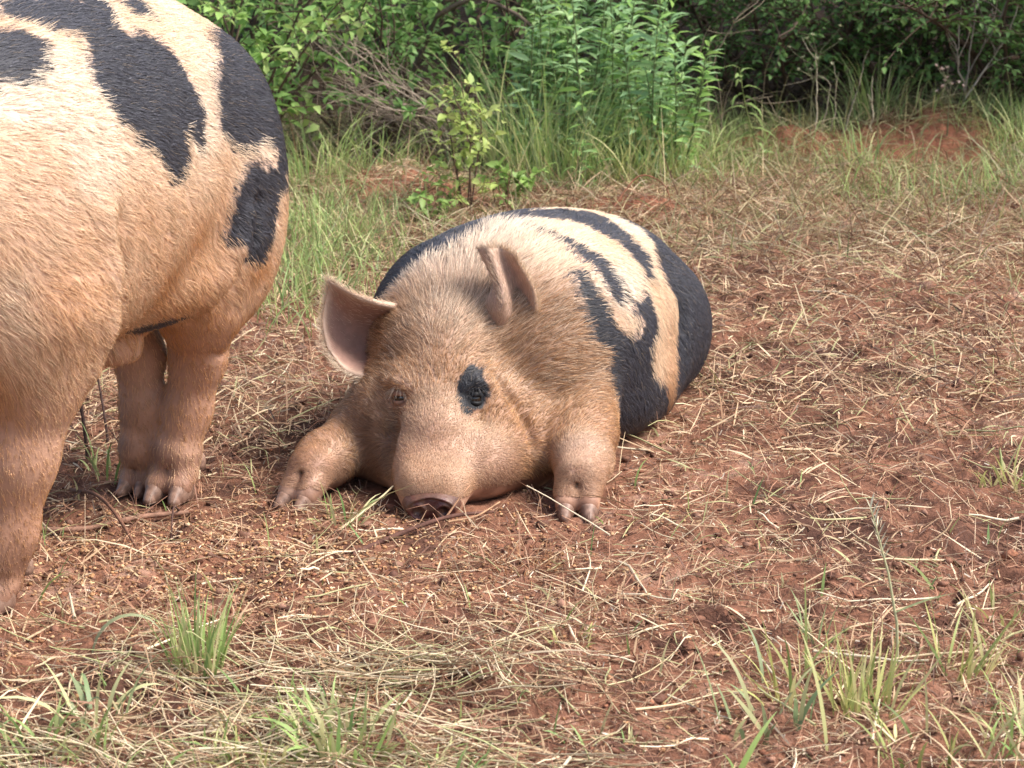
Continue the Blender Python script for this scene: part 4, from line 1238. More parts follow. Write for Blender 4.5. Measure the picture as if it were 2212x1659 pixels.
# crumbs and clods
ico = bpy.data.meshes.new('tmp'); import bmesh
bm = bmesh.new(); bmesh.ops.create_icosphere(bm, subdivisions=2, radius=1.0)
IV = np.array([v_.co[:] for v_ in bm.verts]); IF = np.array([[v_.index for v_ in f_.verts] for f_ in bm.faces]); bm.free()
bm = bmesh.new(); bmesh.ops.create_icosphere(bm, subdivisions=1, radius=1.0)
JV = np.array([v_.co[:] for v_ in bm.verts]); JF = np.array([[v_.index for v_ in f_.verts] for f_ in bm.faces]); bm.free()
bpy.data.meshes.remove(ico)


def lumps(q, r, tint, rg, V0, F0, rough=0.35, sink=0.3, flat=0.75):
    n = len(q); m = len(V0)
    s = rg.uniform(0.65, 1.35, (n, 1, 3)); s[..., 2] *= flat
    off = rg.uniform(0, 60, (n, 1, 3))
    W = V0[None] * 1.3 + off
    k = 1 + rough * (vnoise3(W[..., 0], W[..., 1], W[..., 2]) - 0.5) * 2 + rough * 0.6 * (vnoise3(W[..., 0] * 2.3, W[..., 1] * 2.3, W[..., 2] * 2.3) - 0.5) * 2
    a = rg.uniform(0, 2 * np.pi, n); c, s_ = np.cos(a)[:, None], np.sin(a)[:, None]
    P = V0[None] * s * k[..., None] * r[:, None, None]
    X = P[..., 0] * c - P[..., 1] * s_; Y = P[..., 0] * s_ + P[..., 1] * c
    z0 = gz(q[:, 0], q[:, 1]) + r * (1 - sink) * 0.6
    P = np.stack([X + q[:, :1], Y + q[:, 1:2], P[..., 2] + z0[:, None]], -1)
    F = (F0[None] + (np.arange(n) * m)[:, None, None]).reshape(-1, F0.shape[1])
    return P.reshape(-1, 3), F, np.repeat(tint, m, axis=0)


n = 7000
q = scatter(n, XA, XB, YA, 7.0, lambda x, y: np.clip(0.4 + 1.6 * fbm2(x * 2.6, y * 2.6, 3, 81), 0.03, 1) * near_weight(x, y) * off_pigs(x, y), rg)
r = np.clip(rg.lognormal(-5.6, 0.5, n), 0.002, 0.011)
SOILT = [(4, (0.20, 0.10, 0.067)), (3, (0.12, 0.062, 0.045)), (2, (0.27, 0.15, 0.105)), (1, (0.28, 0.125, 0.075))]
v = lumps(q, r, pick_tints(n, SOILT, rg), rg, JV, JF, rough=0.75, sink=0.55, flat=0.7)
o = mesh_np('soil_clods', v[0], v[1], M_crumb, color=v[2])
tag(o, 'loose crumbs and clods of red soil', 'soil', kind='stuff')

# spilled feed: pale and orange grains around the standing pig's feet and before the lying pig's nose
n = 5000
q = scatter(n, -1.0, 0.3, 2.7, 3.9, lambda x, y: np.clip(np.exp(-(((x + 0.45) / 0.40) ** 2 + ((y - 3.48) / 0.22) ** 2) * 1.3) + 0.9 * np.exp(-(((x + 0.92) / 0.2) ** 2 + ((y - 3.02) / 0.16) ** 2)) + 0.10, 0, 1) * off_pigs(x, y), rg)
r = rg.uniform(0.0016, 0.0040, n)
GRAIN = [(4, (0.42, 0.235, 0.12)), (3, (0.55, 0.36, 0.20)), (2, (0.30, 0.15, 0.08)), (0.6, (0.62, 0.45, 0.29))]
v = lumps(q, r, pick_tints(n, GRAIN, rg), rg, JV, JF, rough=0.25, sink=0.1, flat=0.7)
o = mesh_np('feed_grain', v[0], v[1], M_crumb, color=v[2])
tag(o, 'spilled feed grains scattered around the feet of the standing pig', 'feed', kind='stuff')
# ================================================================= GRASS ON THE GROUND
rg = np.random.default_rng(33)
GREEN = [(4, (0.312, 0.431, 0.138)), (3, (0.413, 0.488, 0.175)), (2, (0.537, 0.537, 0.25)), (2, (0.213, 0.325, 0.112))]
GREENHAY = [(3, (0.20, 0.215, 0.085)), (3, (0.33, 0.30, 0.14)), (2, (0.45, 0.38, 0.20)), (2, (0.145, 0.175, 0.06))]


def place(px, py):
    """(x, y) on the ground"""
    return px, py


# sparse sprouts over the trampled soil
def d_green(x, y):
    d = 0.85 * sstep(2.95, 2.72, y) * sstep(-0.1, -0.5, x) + 0.5 * sstep(3.15, 2.75, y) * sstep(0.45, 0.75, x)
    d = d + 0.04 + 0.25 * np.clip(fbm2(x * 3, y * 3, 2, 91) * 3, 0, 1) * (x < 0.1) * (y < 3.3)
    return np.clip(d, 0, 1) * off_pigs(x, y) * (0.2 + np.clip(fbm2(x * 5, y * 5, 2, 95) * 4 + 0.4, 0, 1))


n = 1100
q = scatter(n, XA, 1.4, YA, 4.2, d_green, rg)
root = np.column_stack([q, gz(q[:, 0], q[:, 1]) - 0.002])
v = blades(root, rg.uniform(0, 2 * np.pi, n), rg.uniform(0.02, 0.075, n), rg.uniform(0.0018, 0.0048, n), rg.uniform(0.5, 1.5, n), rg.uniform(0.1, 1.3, n), pick_tints(n, GREEN + [(3, (0.40, 0.35, 0.18))], rg), seg=4, twist=rg.uniform(-1, 1, n))
o = mesh_np('grass_sprouts', v[0], v[1], M_blade, color=v[2])
tag(o, 'sparse short green grass blades sprouting from the soil', 'grass', kind='stuff')

# the long mown grass in front of the bushes: hay gone over to green
def d_band(x, y):
    edge = 5.35 + 0.30 * sstep(-0.3, 1.6, x) + 0.7 * fbm2(x * 1.6, y * 1.6, 3, 101)
    d = sstep(edge, edge + 0.9, y)
    bare = np.zeros(np.shape(x))
    for mx, my, r in ((1.38, 7.72, 0.26), (0.36, 6.62, 0.12), (-0.35, 6.95, 0.16)):
        bare = np.maximum(bare, 1 - sstep(0.6, 1.1, np.hypot(x - mx, y - my) / r))
    d = d * (1 - 0.8 * sstep(7.2, 7.4, y) * sstep(0.0, -0.08, x) * sstep(-0.62, -0.5, x))
    return np.clip(d, 0.0, 1) * (1 - 0.85 * bare)


n = 24000
q = scatter(n, -1.5, 2.1, 5.0, 8.7, d_band, rg)
root = np.column_stack([q, gz(q[:, 0], q[:, 1]) + rg.uniform(0, 0.02, n)])
grn = sstep(6.2, 7.6, q[:, 1] + 0.8 * fbm2(q[:, 0] * 2, q[:, 1] * 2, 2, 105)) * 0.62 + 0.22 + 0.6 * np.exp(-((q[:, 0] + 0.50) / 0.22) ** 2) * sstep(7.4, 6.6, q[:, 1])
isg = rg.random(n) < grn
tint = np.where(isg[:, None], pick_tints(n, GREENHAY, rg), pick_tints(n, STRAW, rg) * np.array([0.72, 0.74, 0.72]))
v = blades(root, rg.uniform(0, 2 * np.pi, n), np.clip(rg.lognormal(-2.3, 0.5, n), 0.03, 0.3), rg.uniform(0.0016, 0.0042, n), rg.normal(0.35, 0.4, n).clip(0, 1.5), rg.normal(0.55, 0.5, n), tint, seg=4, twist=rg.uniform(-1, 1, n))
o = mesh_np('mown_grass', v[0], v[1], M_blade, color=v[2])
tag(o, 'matted mown grass and hay along the foot of the bushes', 'grass', kind='stuff')

# standing green grass in patches
n = 7000
def d_stand(x, y):
    d = 0.9 * np.exp(-(((x + 0.52) / 0.20) ** 2 + ((y - 6.0) / 0.75) ** 2) * 1.2)
    d = d + 0.8 * sstep(6.9, 7.3, y) * np.exp(-((x - 0.30) / 0.34) ** 2) + 0.3 * sstep(7.0, 7.6, y) * sstep(1.0, 0.6, x) * (x > -0.02)
    d = d + 0.07 * sstep(7.1, 7.7, y) * (np.hypot(x - 0.80, y - 7.55) > 0.22) * sstep(0.7, 1.0, x) * (np.hypot(x - 1.38, y - 7.75) > 0.3)
    d = d + 0.6 * np.exp(-(((x - 1.35) / 0.30) ** 2 + ((y - 6.9) / 0.16) ** 2)) + 0.7 * sstep(1.5, 1.8, x) * sstep(6.6, 7.4, y)
    return np.clip(d, 0, 1)
q = scatter(n, -1.5, 2.1, 5.0, 8.6, d_stand, rg)
root = np.column_stack([q, gz(q[:, 0], q[:, 1]) - 0.003])
h = rg.uniform(0.05, 0.17, n) * (1 + 0.7 * sstep(6.8, 7.6, q[:, 1]) * sstep(0.75, 0.6, q[:, 0]))
v = blades(root, rg.uniform(0, 2 * np.pi, n), h, rg.uniform(0.0018, 0.0045, n), rg.uniform(0.9, 1.55, n), rg.uniform(0.1, 1.4, n), pick_tints(n, GREEN + [(2, (0.22, 0.26, 0.09))], rg), seg=5, twist=rg.uniform(-0.8, 0.8, n))
o = mesh_np('green_grass', v[0], v[1], M_blade, color=v[2])
tag(o, 'thin green grass standing in patches before the bushes', 'grass', kind='stuff')


# ---------------------------------------------------------------- single tufts and stalks one can point to
def tuft(x, y, nb, h, spread, width, tints, label, seed, rise=(0.9, 1.5), bend=(0.1, 1.0), name='grass_tuft', group=None):
    r_ = np.random.default_rng(seed)
    a = r_.uniform(0, 2 * np.pi, nb); d = spread * np.sqrt(r_.random(nb))
    bx, by = d * np.cos(a), d * np.sin(a)
    z = gz(x + bx, y + by) - gz(x, y) - 0.004
    v = blades(np.column_stack([bx, by, z]), a + r_.normal(0, 0.7, nb), h * r_.uniform(0.45, 1.1, nb), width * r_.uniform(0.6, 1.2, nb), r_.uniform(*rise, nb), r_.uniform(*bend, nb), pick_tints(nb, tints, r_), seg=6, twist=r_.uniform(-0.9, 0.9, nb))
    if nb <= 12:           # few enough to be told apart blade by blade
        o = empty(name, (x, y, float(gz(x, y))))
        k = len(v[0]) // nb
        F0 = np.array([[2 * i, 2 * i + 1, 2 * i + 3, 2 * i + 2] for i in range(6)])
        for b in range(nb):
            mesh_np('blade', v[0][b * k:(b + 1) * k], F0, M_blade, o, color=v[2][b * k:(b + 1) * k])
    else:
        o = mesh_np(name, v[0], v[1], M_blade, color=v[2])
        o.location = (x, y, float(gz(x, y)))
    return tag(o, label, 'root clump' if name == 'root_clump' else 'grass tuft', group)


BRIGHT = [(3, (0.288, 0.4, 0.125)), (3, (0.413, 0.463, 0.188)), (2, (0.6, 0.562, 0.288)), (1, (0.2, 0.312, 0.1))]
YEL = [(3, (0.493, 0.493, 0.179)), (2, (0.329, 0.374, 0.12)), (3, (0.62, 0.568, 0.269)), (1, (0.194, 0.254, 0.075))]
BLUE = [(3, (0.221, 0.299, 0.143)), (2, (0.325, 0.39, 0.195)), (2, (0.468, 0.468, 0.234))]
tuft(-0.432, 2.99, 80, 0.135, 0.040, 0.0044, BRIGHT, 'dense upright pale green tuft in the left foreground, tallest near the standing pig', 1, rise=(1.15, 1.57), bend=(0.0, 0.9))
tuft(-0.545, 2.80, 16, 0.125, 0.05, 0.0070, BLUE, 'loose tuft of broad bent grey green blades left of the thick tuft at the bottom', 2, bend=(0.6, 2.2))
tuft(-0.215, 2.69, 64, 0.085, 0.06, 0.0070, BRIGHT, 'thick bright green tuft at the bottom edge, left of the middle', 3, rise=(0.7, 1.57), bend=(0.0, 1.5))
tuft(-0.315, 2.66, 30, 0.070, 0.05, 0.0050, YEL, 'low yellow green tuft at the bottom edge beside the thick bright tuft', 4, bend=(0.4, 1.6))
tuft(-0.585, 2.70, 26, 0.085, 0.08, 0.0055, BRIGHT, 'spreading green tuft in the bottom left corner', 5, bend=(0.4, 1.6))
tuft(-0.285, 3.66, 18, 0.085, 0.04, 0.0042, BRIGHT, 'small green tuft in front of the right forefoot of the lying pig', 6, bend=(0.2, 1.4))
tuft(0.415, 2.90, 34, 0.140, 0.085, 0.0052, YEL, 'yellowing sparse tuft of long blades in the right foreground', 7, bend=(0.1, 1.0))
tuft(0.470, 2.84, 40, 0.125, 0.050, 0.0050, YEL, 'brownish green upright tuft just right of the yellowing sparse one', 8, bend=(0.0, 0.7))
tuft(0.610, 2.98, 26, 0.130, 0.045, 0.0045, YEL, 'thin upright tuft near the right edge of the foreground', 9, bend=(0.0, 0.8))
tuft(0.655, 2.72, 40, 0.100, 0.07, 0.0055, BRIGHT, 'green tuft in the bottom right corner', 10, bend=(0.3, 1.4))
tuft(0.078, 3.06, 12, 0.050, 0.030, 0.0045, YEL, 'tiny yellow green sprig alone on the soil below the left forefoot of the lying pig', 11, bend=(0.3, 1.2))
tuft(0.330, 2.80, 16, 0.130, 0.06, 0.0065, BLUE, 'loose grey green tuft of hooked blades left of the yellowing sparse tuft', 18, bend=(0.1, 1.5))
tuft(0.535, 2.70, 26, 0.100, 0.08, 0.0055, YEL, 'low yellow tuft at the bottom edge below the brownish green upright tuft', 19, bend=(0.3, 1.3))
tuft(-0.085, 2.60, 22, 0.070, 0.06, 0.0055, BRIGHT, 'small green tuft at the bottom edge right of the thick bright tuft', 20, bend=(0.3, 1.4))
tuft(0.700, 3.20, 14, 0.070, 0.05, 0.0042, YEL, 'faint yellowish tuft on bare soil at the right, behind the thin upright tuft', 21, bend=(0.3, 1.2))
tuft(0.150, 2.74, 9, 0.030, 0.022, 0.0050, BRIGHT, 'tiny bright green seedling alone in the middle of the bottom foreground', 12, bend=(0.4, 1.0))
tuft(0.880, 3.90, 44, 0.090, 0.06, 0.0050, YEL, 'dull green tuft at the right edge, level with the nose of the lying pig', 13, bend=(0.3, 1.4))
tuft(0.435, 3.12, 10, 0.080, 0.02, 0.0050, BLUE, 'small broad bladed sprig standing alone right of the lying pig', 14, bend=(0.1, 0.7))
tuft(-0.72, 3.95, 20, 0.11, 0.06, 0.0045, BRIGHT, 'green tuft on the soil behind the forefoot of the standing pig', 15, bend=(0.5, 1.6))
tuft(-0.445, 6.15, 46, 0.20, 0.07, 0.0042, BRIGHT, 'tall bright green tuft on the ground between the two pigs', 16, bend=(0.1, 1.0))
tuft(-0.505, 5.40, 70, 0.15, 0.14, 0.0040, BRIGHT, 'wide fresh green tuft beside the rump of the standing pig', 17, bend=(0.3, 1.4))


ROOTS = [(4, (0.36, 0.17, 0.085)), (3, (0.44, 0.24, 0.12)), (2, (0.24, 0.11, 0.06))]
tuft(0.017, 3.44, 160, 0.055, 0.055, 0.0016, ROOTS, 'clump of orange brown matted roots on the soil below the nose of the lying pig', 31, rise=(0.2, 1.3), bend=(0.5, 2.0), name='root_clump')
tuft(-0.175, 2.92, 130, 0.050, 0.050, 0.0017, ROOTS, 'clump of rusty matted roots above the thick green tuft in the foreground', 32, rise=(0.2, 1.3), bend=(0.5, 2.0), name='root_clump')
tuft(0.680, 2.80, 120, 0.050, 0.05, 0.0017, ROOTS, 'clump of brown roots at the right edge of the foreground', 33, rise=(0.2, 1.3), bend=(0.5, 2.0), name='root_clump')


def stalk_thing(name, pts, r, col, label, cat, m=6, mat=None, r_end=None):
    pts = np.array(pts, float)
    pts[:, 2] += gz(pts[:, 0], pts[:, 1])
    t = np.linspace(0, len(pts) - 1, 5 * len(pts))
    P = np.stack([hermite(np.arange(len(pts)), pts[:, i], t) for i in range(3)], 1)
    o0 = P[0].copy()
    rr = np.linspace(r, r_end if r_end else r * 0.6, len(P))
    V, F = tube(P - o0, rr * (0.9 + 0.2 * np.random.default_rng(5).random(len(P))), m)
    o = mesh_np(name, V, F, mat or M_bark, color=np.tile(col, (len(V), 1)))
    o.location = o0
    if label: tag(o, label, cat)
    return o


BROWN = (0.17, 0.085, 0.055)
stalk_thing('stick', [(-0.80, 3.60, 0.006), (-0.70, 3.62, 0.010), (-0.62, 3.67, 0.012), (-0.54, 3.70, 0.006)], 0.0055, (0.26, 0.145, 0.10), 'long straight brown stick lying between the feet of the standing pig', 'stick', r_end=0.004)
stalk_thing('stick', [(-0.76, 3.83, 0.010), (-0.70, 3.72, 0.030), (-0.65, 3.62, 0.024), (-0.59, 3.50, 0.002)], 0.0040, BROWN, 'thin bent twig crossing over the long stick', 'twig')
stalk_thing('stick', [(-0.556, 3.715, 0.004), (-0.556, 3.64, 0.045), (-0.552, 3.575, 0.002)], 0.0022, (0.09, 0.05, 0.04), 'short dark twig arched up in front of the hind hooves of the standing pig', 'twig')
stalk_thing('stick', [(-0.255, 3.52, 0.004), (-0.17, 3.60, 0.012), (-0.10, 3.645, 0.018), (-0.03, 3.69, 0.014)], 0.0050, (0.12, 0.06, 0.045), 'dark root lying in the soil under the snout of the lying pig', 'root', r_end=0.0025)
stalk_thing('straw_stalk', [(-0.11, 3.655, 0.012), (-0.085, 3.68, 0.045), (-0.07, 3.70, 0.060)], 0.0020, (0.36, 0.20, 0.12), 'thin straw leaning across the nose of the lying pig', 'straw')
stalk_thing('straw_stalk', [(-0.105, 3.64, 0.010), (-0.06, 3.66, 0.018), (-0.02, 3.70, 0.030)], 0.0022, (0.40, 0.24, 0.14), 'bent straw lying before the nostrils of the lying pig', 'straw')
stalk_thing('straw_stalk', [(-0.285, 3.62, 0.004), (-0.23, 3.70, 0.030), (-0.20, 3.74, 0.045)], 0.0024, (0.55, 0.46, 0.28), 'pale straw propped up between the right forefoot and the snout of the lying pig', 'straw')
stalk_thing('stick', [(-0.765, 4.02, 0.0), (-0.772, 4.03, 0.07), (-0.787, 4.06, 0.15)], 0.0042, (0.07, 0.042, 0.035), 'dark twig standing upright behind the foreleg of the standing pig', 'twig')
stalk_thing('stick', [(-0.750, 4.15, 0.0), (-0.760, 4.17, 0.06), (-0.775, 4.20, 0.12)], 0.0030, (0.07, 0.042, 0.035), 'thinner dark twig leaning beside the upright twig behind the standing pig', 'twig')
stalk_thing('root', [(0.27, 6.48, 0.02), (0.31, 6.55, 0.06), (0.37, 6.60, 0.075), (0.44, 6.60, 0.05), (0.46, 6.55, 0.0)], 0.0028, (0.20, 0.085, 0.05), 'red root arching out of the soil behind the back of the lying pig', 'root')
# the seed-headed stalk standing alone on the right
root_ = empty('seed_stalk', (0.535, 3.02, float(gz(0.535, 3.02))))
tag(root_, 'single tall grass stalk with a feathery seed head standing in the right foreground', 'grass stalk')
V, F = tube([(0, 0, -0.005), (-0.004, 0.0, 0.06), (-0.018, 0.002, 0.13), (-0.034, 0.003, 0.185), (-0.046, 0.004, 0.225)], [0.0022, 0.002, 0.0016, 0.0012, 0.0008])
mesh_np('stem', V, F, M_blade, root_, color=np.tile((0.55, 0.54, 0.33), (len(V), 1)))
r_ = np.random.default_rng(4)
m_ = 16; tt = np.linspace(0.62, 1, m_)
pr = np.stack([np.interp(tt, [0.5, 0.8, 1], [-0.016, -0.034, -0.046]), 0.003 + 0 * tt, np.interp(tt, [0.5, 0.8, 1], [0.12, 0.185, 0.225])], 1)
v = blades(pr, np.where(np.arange(m_) % 2, 0.3, 3.0) + r_.normal(0, 0.3, m_), 0.022 * np.ones(m_), 0.0032 * np.ones(m_), 1.15 * np.ones(m_), 0.3 * np.ones(m_), np.tile((0.60, 0.58, 0.42), (m_, 1)), seg=3)
mesh_np('seed_head', v[0], v[1], M_blade, root_, color=v[2])
v = blades(np.array([[-0.006, 0, 0.075], [0.0, 0, 0.03]]), np.array([0.2, 2.8]), np.array([0.09, 0.07]), np.array([0.007, 0.006]), np.array([0.35, 0.9]), np.array([0.3, 0.8]), np.array([[0.25, 0.29, 0.14], [0.33, 0.33, 0.17]]), seg=6)
mesh_np('leaf', v[0][:14], v[1][[0, 2, 4, 6, 8, 10]], M_blade, root_, color=v[2][:14])
# a broad bent reed leaf, pale
def reed(x, y, head, length, width, rise, bend, tint, label):
    v = blades(np.array([[0, 0, -0.004]]), np.array([head]), np.array([length]), np.array([width]), np.array([rise]), np.array([bend]), np.array([tint]), seg=10, twist=np.array([0.5]))
    o = mesh_np('bent_grass', v[0], v[1], M_blade, color=v[2]); o.location = (x, y, float(gz(x, y)))
    return tag(o, label, 'grass blade')
reed(-0.590, 3.06, 0.1, 0.15, 0.008, 1.35, 2.9, (0.33, 0.36, 0.2), 'pale broad blade bent over in an arch left of the dense upright tuft')
reed(0.395, 2.70, 2.0, 0.17, 0.010, 1.35, 0.7, (0.42, 0.42, 0.19), 'wide yellow green blade rising from the bottom edge on the right')
reed(0.270, 2.62, 0.9, 0.12, 0.008, 0.8, 0.5, (0.21, 0.30, 0.07), 'bright green blade slanting up at the bottom edge, right of the middle')
reed(0.345, 2.98, 1.9, 0.11, 0.008, 1.3, 1.4, (0.28, 0.34, 0.19), 'grey green blade with a hooked tip left of the seed stalk')
# ================================================================= BUSHES, WEEDS AND TREES
LEAF_T = np.array([[0, 1, 2], [0, 3, 1], [2, 1, 4], [2, 4, 5], [1, 3, 6], [1, 6, 4], [5, 4, 7], [4, 6, 7]])


def leaf_verts(l, w, fold=0.25, droop=0.25):
    """one leaf: base, mid, left/right edges, tip, along +X"""
    y = w / 2
    return np.array([[0, 0, 0], [0.36 * l, 0, -0.02 * l], [0.34 * l, y, fold * y], [0.34 * l, -y, fold * y],
                     [0.70 * l, 0, -droop * 0.4 * l], [0.68 * l, 0.72 * y, fold * y * 0.8 - droop * 0.35 * l], [0.68 * l, -0.72 * y, fold * y * 0.8 - droop * 0.35 * l], [l, 0, -droop * l]])


def leaf_mats(dirs, roll):
    """rotation matrices with X along dirs"""
    d = dirs / (np.linalg.norm(dirs, axis=1, keepdims=True) + 1e-9)
    s = np.cross(np.array([0, 0, 1.0]), d); s /= np.linalg.norm(s, axis=1, keepdims=True) + 1e-9
    u = np.cross(d, s)
    c, n = np.cos(roll)[:, None], np.sin(roll)[:, None]
    return np.stack([d, s * c + u * n, u * c - s * n], 2)      # columns


def leaf_mass(name, pos, dirs, l, w, tint, rg, parent, mat=None, fold=0.25, droop=0.25):
    n = len(pos)
    R = leaf_mats(dirs, rg.normal(0, 0.5, n))
    T = leaf_verts(1, 1, fold, droop)
    V = T[None] * np.stack([l, w, l], 1)[:, None, :]
    V = np.einsum('nij,nkj->nki', R, V) + pos[:, None]
    F = (LEAF_T[None] + (np.arange(n) * 8)[:, None, None]).reshape(-1, 3)
    o = mesh_np(name, V.reshape(-1, 3), F, mat or M_leaf, parent, color=np.repeat(tint, 8, axis=0))
    o['kind'] = 'stuff'
    return o


def leaf_set(l, w, tints, fold, droop, name='leaf'):
    return [mesh_np(name, leaf_verts(l * k, w * k2, fold, droop * dk), LEAF_T, M_leaf, color=np.tile(np.array(t) * b, (8, 1)), data_only=True)
            for t in tints for (k, k2, dk, b) in ((1, 1, 1, 1), (0.75, 0.8, 1.6, 0.85), (1.2, 1.05, 0.6, 1.1))]


def put_leaves(meshes, pos, dirs, rg, parent, name='leaf'):
    R = leaf_mats(dirs, rg.normal(0, 0.5, len(pos)))
    for i in range(len(pos)):
        o = bpy.data.objects.new(name, meshes[int(rg.integers(len(meshes)))])
        M = Matrix(R[i].tolist()).to_4x4(); M.translation = Vector(pos[i].tolist())
        o.matrix_local = M
        s = float(rg.uniform(0.75, 1.15)); o.scale = (s, s, s)
        S.collection.objects.link(o); o.parent = parent


def grow(p0, d0, length, rg, wander=0.35, up=0.0, seg=7):
    """a wandering stem: list of points"""
    p = np.array(p0, float); d = np.array(d0, float); d /= np.linalg.norm(d)
    out = [p.copy()]
    for _ in range(seg):
        d = d + rg.normal(0, wander, 3) * 0.5 + np.array([0, 0, up]) * 0.3
        d /= np.linalg.norm(d)
        p = p + d * length / seg
        p[2] = max(p[2], 0.01)
        out.append(p.copy())
    return np.array(out)


def along(pts, n, lo=0.25, hi=1.0, rg=None):
    t = rg.uniform(lo, hi, n) * (len(pts) - 1); i = np.minimum(t.astype(int), len(pts) - 2); f = (t - i)[:, None]
    return pts[i] * (1 - f) + pts[i + 1] * f, pts[i + 1] - pts[i]


def shrub(name, loc, label, cat, rg, nstem, height, spread, lean, ntwig, twig_len, leaves_per_twig, leaf, tints, bark=(0.10, 0.07, 0.05), parts=300, stem_r=0.006, up=0.25, group=None, min_z=0.0, low=0.25, base=0.08):
    """several stems from one stool, twigs on them, leaves along the twigs; the leaves that show largest are parts"""
    z0 = float(gz(loc[0], loc[1]))
    root = empty(name, (loc[0], loc[1], z0)); tag(root, label, cat, group)
    wood = Bag(); tw = Bag(); LP, LD = [], []
    for i in range(nstem):
        a = 2 * math.pi * (i + rg.random()) / nstem
        d = np.array([math.cos(a) * spread + lean[0], math.sin(a) * spread + lean[1], 1.0])
        st = grow((base * math.cos(a) * rg.random(), base * math.sin(a) * rg.random(), -0.01), d, height * rg.uniform(0.75, 1.15), rg, 0.28, up)
        V, F = tube(st, np.linspace(stem_r, stem_r * 0.35, len(st)), 5)
        b = mesh_np('branch', V, F, M_bark, root, color=np.tile(np.array(bark) * rg.uniform(0.7, 1.4), (len(V), 1)))
        for _ in range(ntwig):
            q, td = along(st, 1, low, 1.0, rg)
            a2 = rg.uniform(0, 2 * math.pi)
            dd = np.array([math.cos(a2), math.sin(a2), rg.uniform(-0.2, 0.7)])
            t = grow(q[0], dd, twig_len * rg.uniform(0.6, 1.3), rg, 0.45, 0.05, 5)
            V, F = tube(t, np.linspace(stem_r * 0.38, stem_r * 0.12, len(t)), 3)
            tw.add(V, F, np.tile(np.array(bark) * rg.uniform(0.8, 1.7), (len(V), 1)))
            k = leaves_per_twig
            lp, ld = along(t, k, 0.1, 1.0, rg)
            ld = ld / (np.linalg.norm(ld, axis=1, keepdims=True) + 1e-9) * 0.7 + rg.normal(0, 0.7, (k, 3)); ld[:, 2] = ld[:, 2] * 0.6 - 0.05
            LP.append(lp); LD.append(ld)
    t = tw.build('twigs', M_bark, root); t['kind'] = 'stuff'
    LP, LD = np.concatenate(LP), np.concatenate(LD)
    k = LP[:, 2] > min_z; LP, LD = LP[k], LD[k]
    # largest in view: nearest the open side (towards the paddock) and low enough to be seen
    score = LP[:, 1] + 0.8 * np.maximum(0, LP[:, 2] - 0.62) * 5 + rg.normal(0, 0.02, len(LP))
    order = np.argsort(score)
    A, Bq = order[:parts], order[parts:]
    if len(A):
        put_leaves(leaf_set(leaf[0], leaf[1], tints, 0.3, 0.25), LP[A], LD[A], rg, root)
    if len(Bq):
        cols = np.array(tints)[rg.integers(len(tints), size=len(Bq))] * rg.uniform(0.7, 1.25, (len(Bq), 1))
        s = rg.uniform(0.6, 1.2, len(Bq))
        leaf_mass('foliage', LP[Bq], LD[Bq], leaf[0] * s, leaf[1] * s, cols, rg, root)
    return root


rg = np.random.default_rng(51)
LIGHT = [(0.338, 0.52, 0.15), (0.273, 0.455, 0.13), (0.416, 0.546, 0.182), (0.208, 0.364, 0.104)]
MID = [(0.21, 0.367, 0.106), (0.157, 0.3, 0.09), (0.256, 0.406, 0.127)]
DEEP = [(0.144, 0.269, 0.077), (0.106, 0.213, 0.062), (0.188, 0.319, 0.1)]
BLUEG = [(0.336, 0.518, 0.252), (0.266, 0.434, 0.21), (0.42, 0.588, 0.28)]

# the light green shrub behind the standing pig
shrub('shrub', (-0.86, 7.45), 'bright green broad leaved shrub rising behind the rump of the standing pig', 'shrub', rg, 9, 0.85, 0.42, (0.05, -0.12), 15, 0.20, 9, (0.046, 0.027), LIGHT, min_z=0.10)
shrub('shrub', (-1.25, 7.35), 'bright green shrub behind the back of the standing pig, mostly hidden by it', 'shrub', rg, 7, 0.85, 0.45, (0.0, -0.1), 12, 0.20, 9, (0.044, 0.026), LIGHT, parts=60, min_z=0.10)
# sapling in front of the dark hollow
shrub('sapling', (-0.135, 6.66), 'young sapling with small yellow green leaves standing before the dark hollow', 'sapling', rg, 5, 0.44, 0.16, (-0.02, -0.02), 12, 0.085, 5, (0.031, 0.020), [(0.40, 0.50, 0.14), (0.33, 0.44, 0.12), (0.46, 0.52, 0.18)], bark=(0.10, 0.06, 0.045), stem_r=0.0032, up=0.5, low=0.12, base=0.03)
shrub('sapling', (-0.02, 6.72), 'low seedling of larger green leaves at the right foot of the sapling', 'sapling', rg, 3, 0.17, 0.30, (0.05, 0.0), 5, 0.07, 6, (0.040, 0.024), [(0.32, 0.46, 0.13), (0.26, 0.40, 0.11)], bark=(0.10, 0.06, 0.045), stem_r=0.0024, up=0.3, low=0.2, base=0.02)
shrub('sapling', (-0.235, 6.50), 'low seedling of scattered oval leaves just behind the back of the lying pig', 'sapling', rg, 3, 0.13, 0.45, (0.0, 0.0), 4, 0.06, 6, (0.030, 0.019), [(0.28, 0.40, 0.12), (0.23, 0.35, 0.10)], bark=(0.10, 0.06, 0.045), stem_r=0.0020, up=0.3, low=0.2, base=0.02)
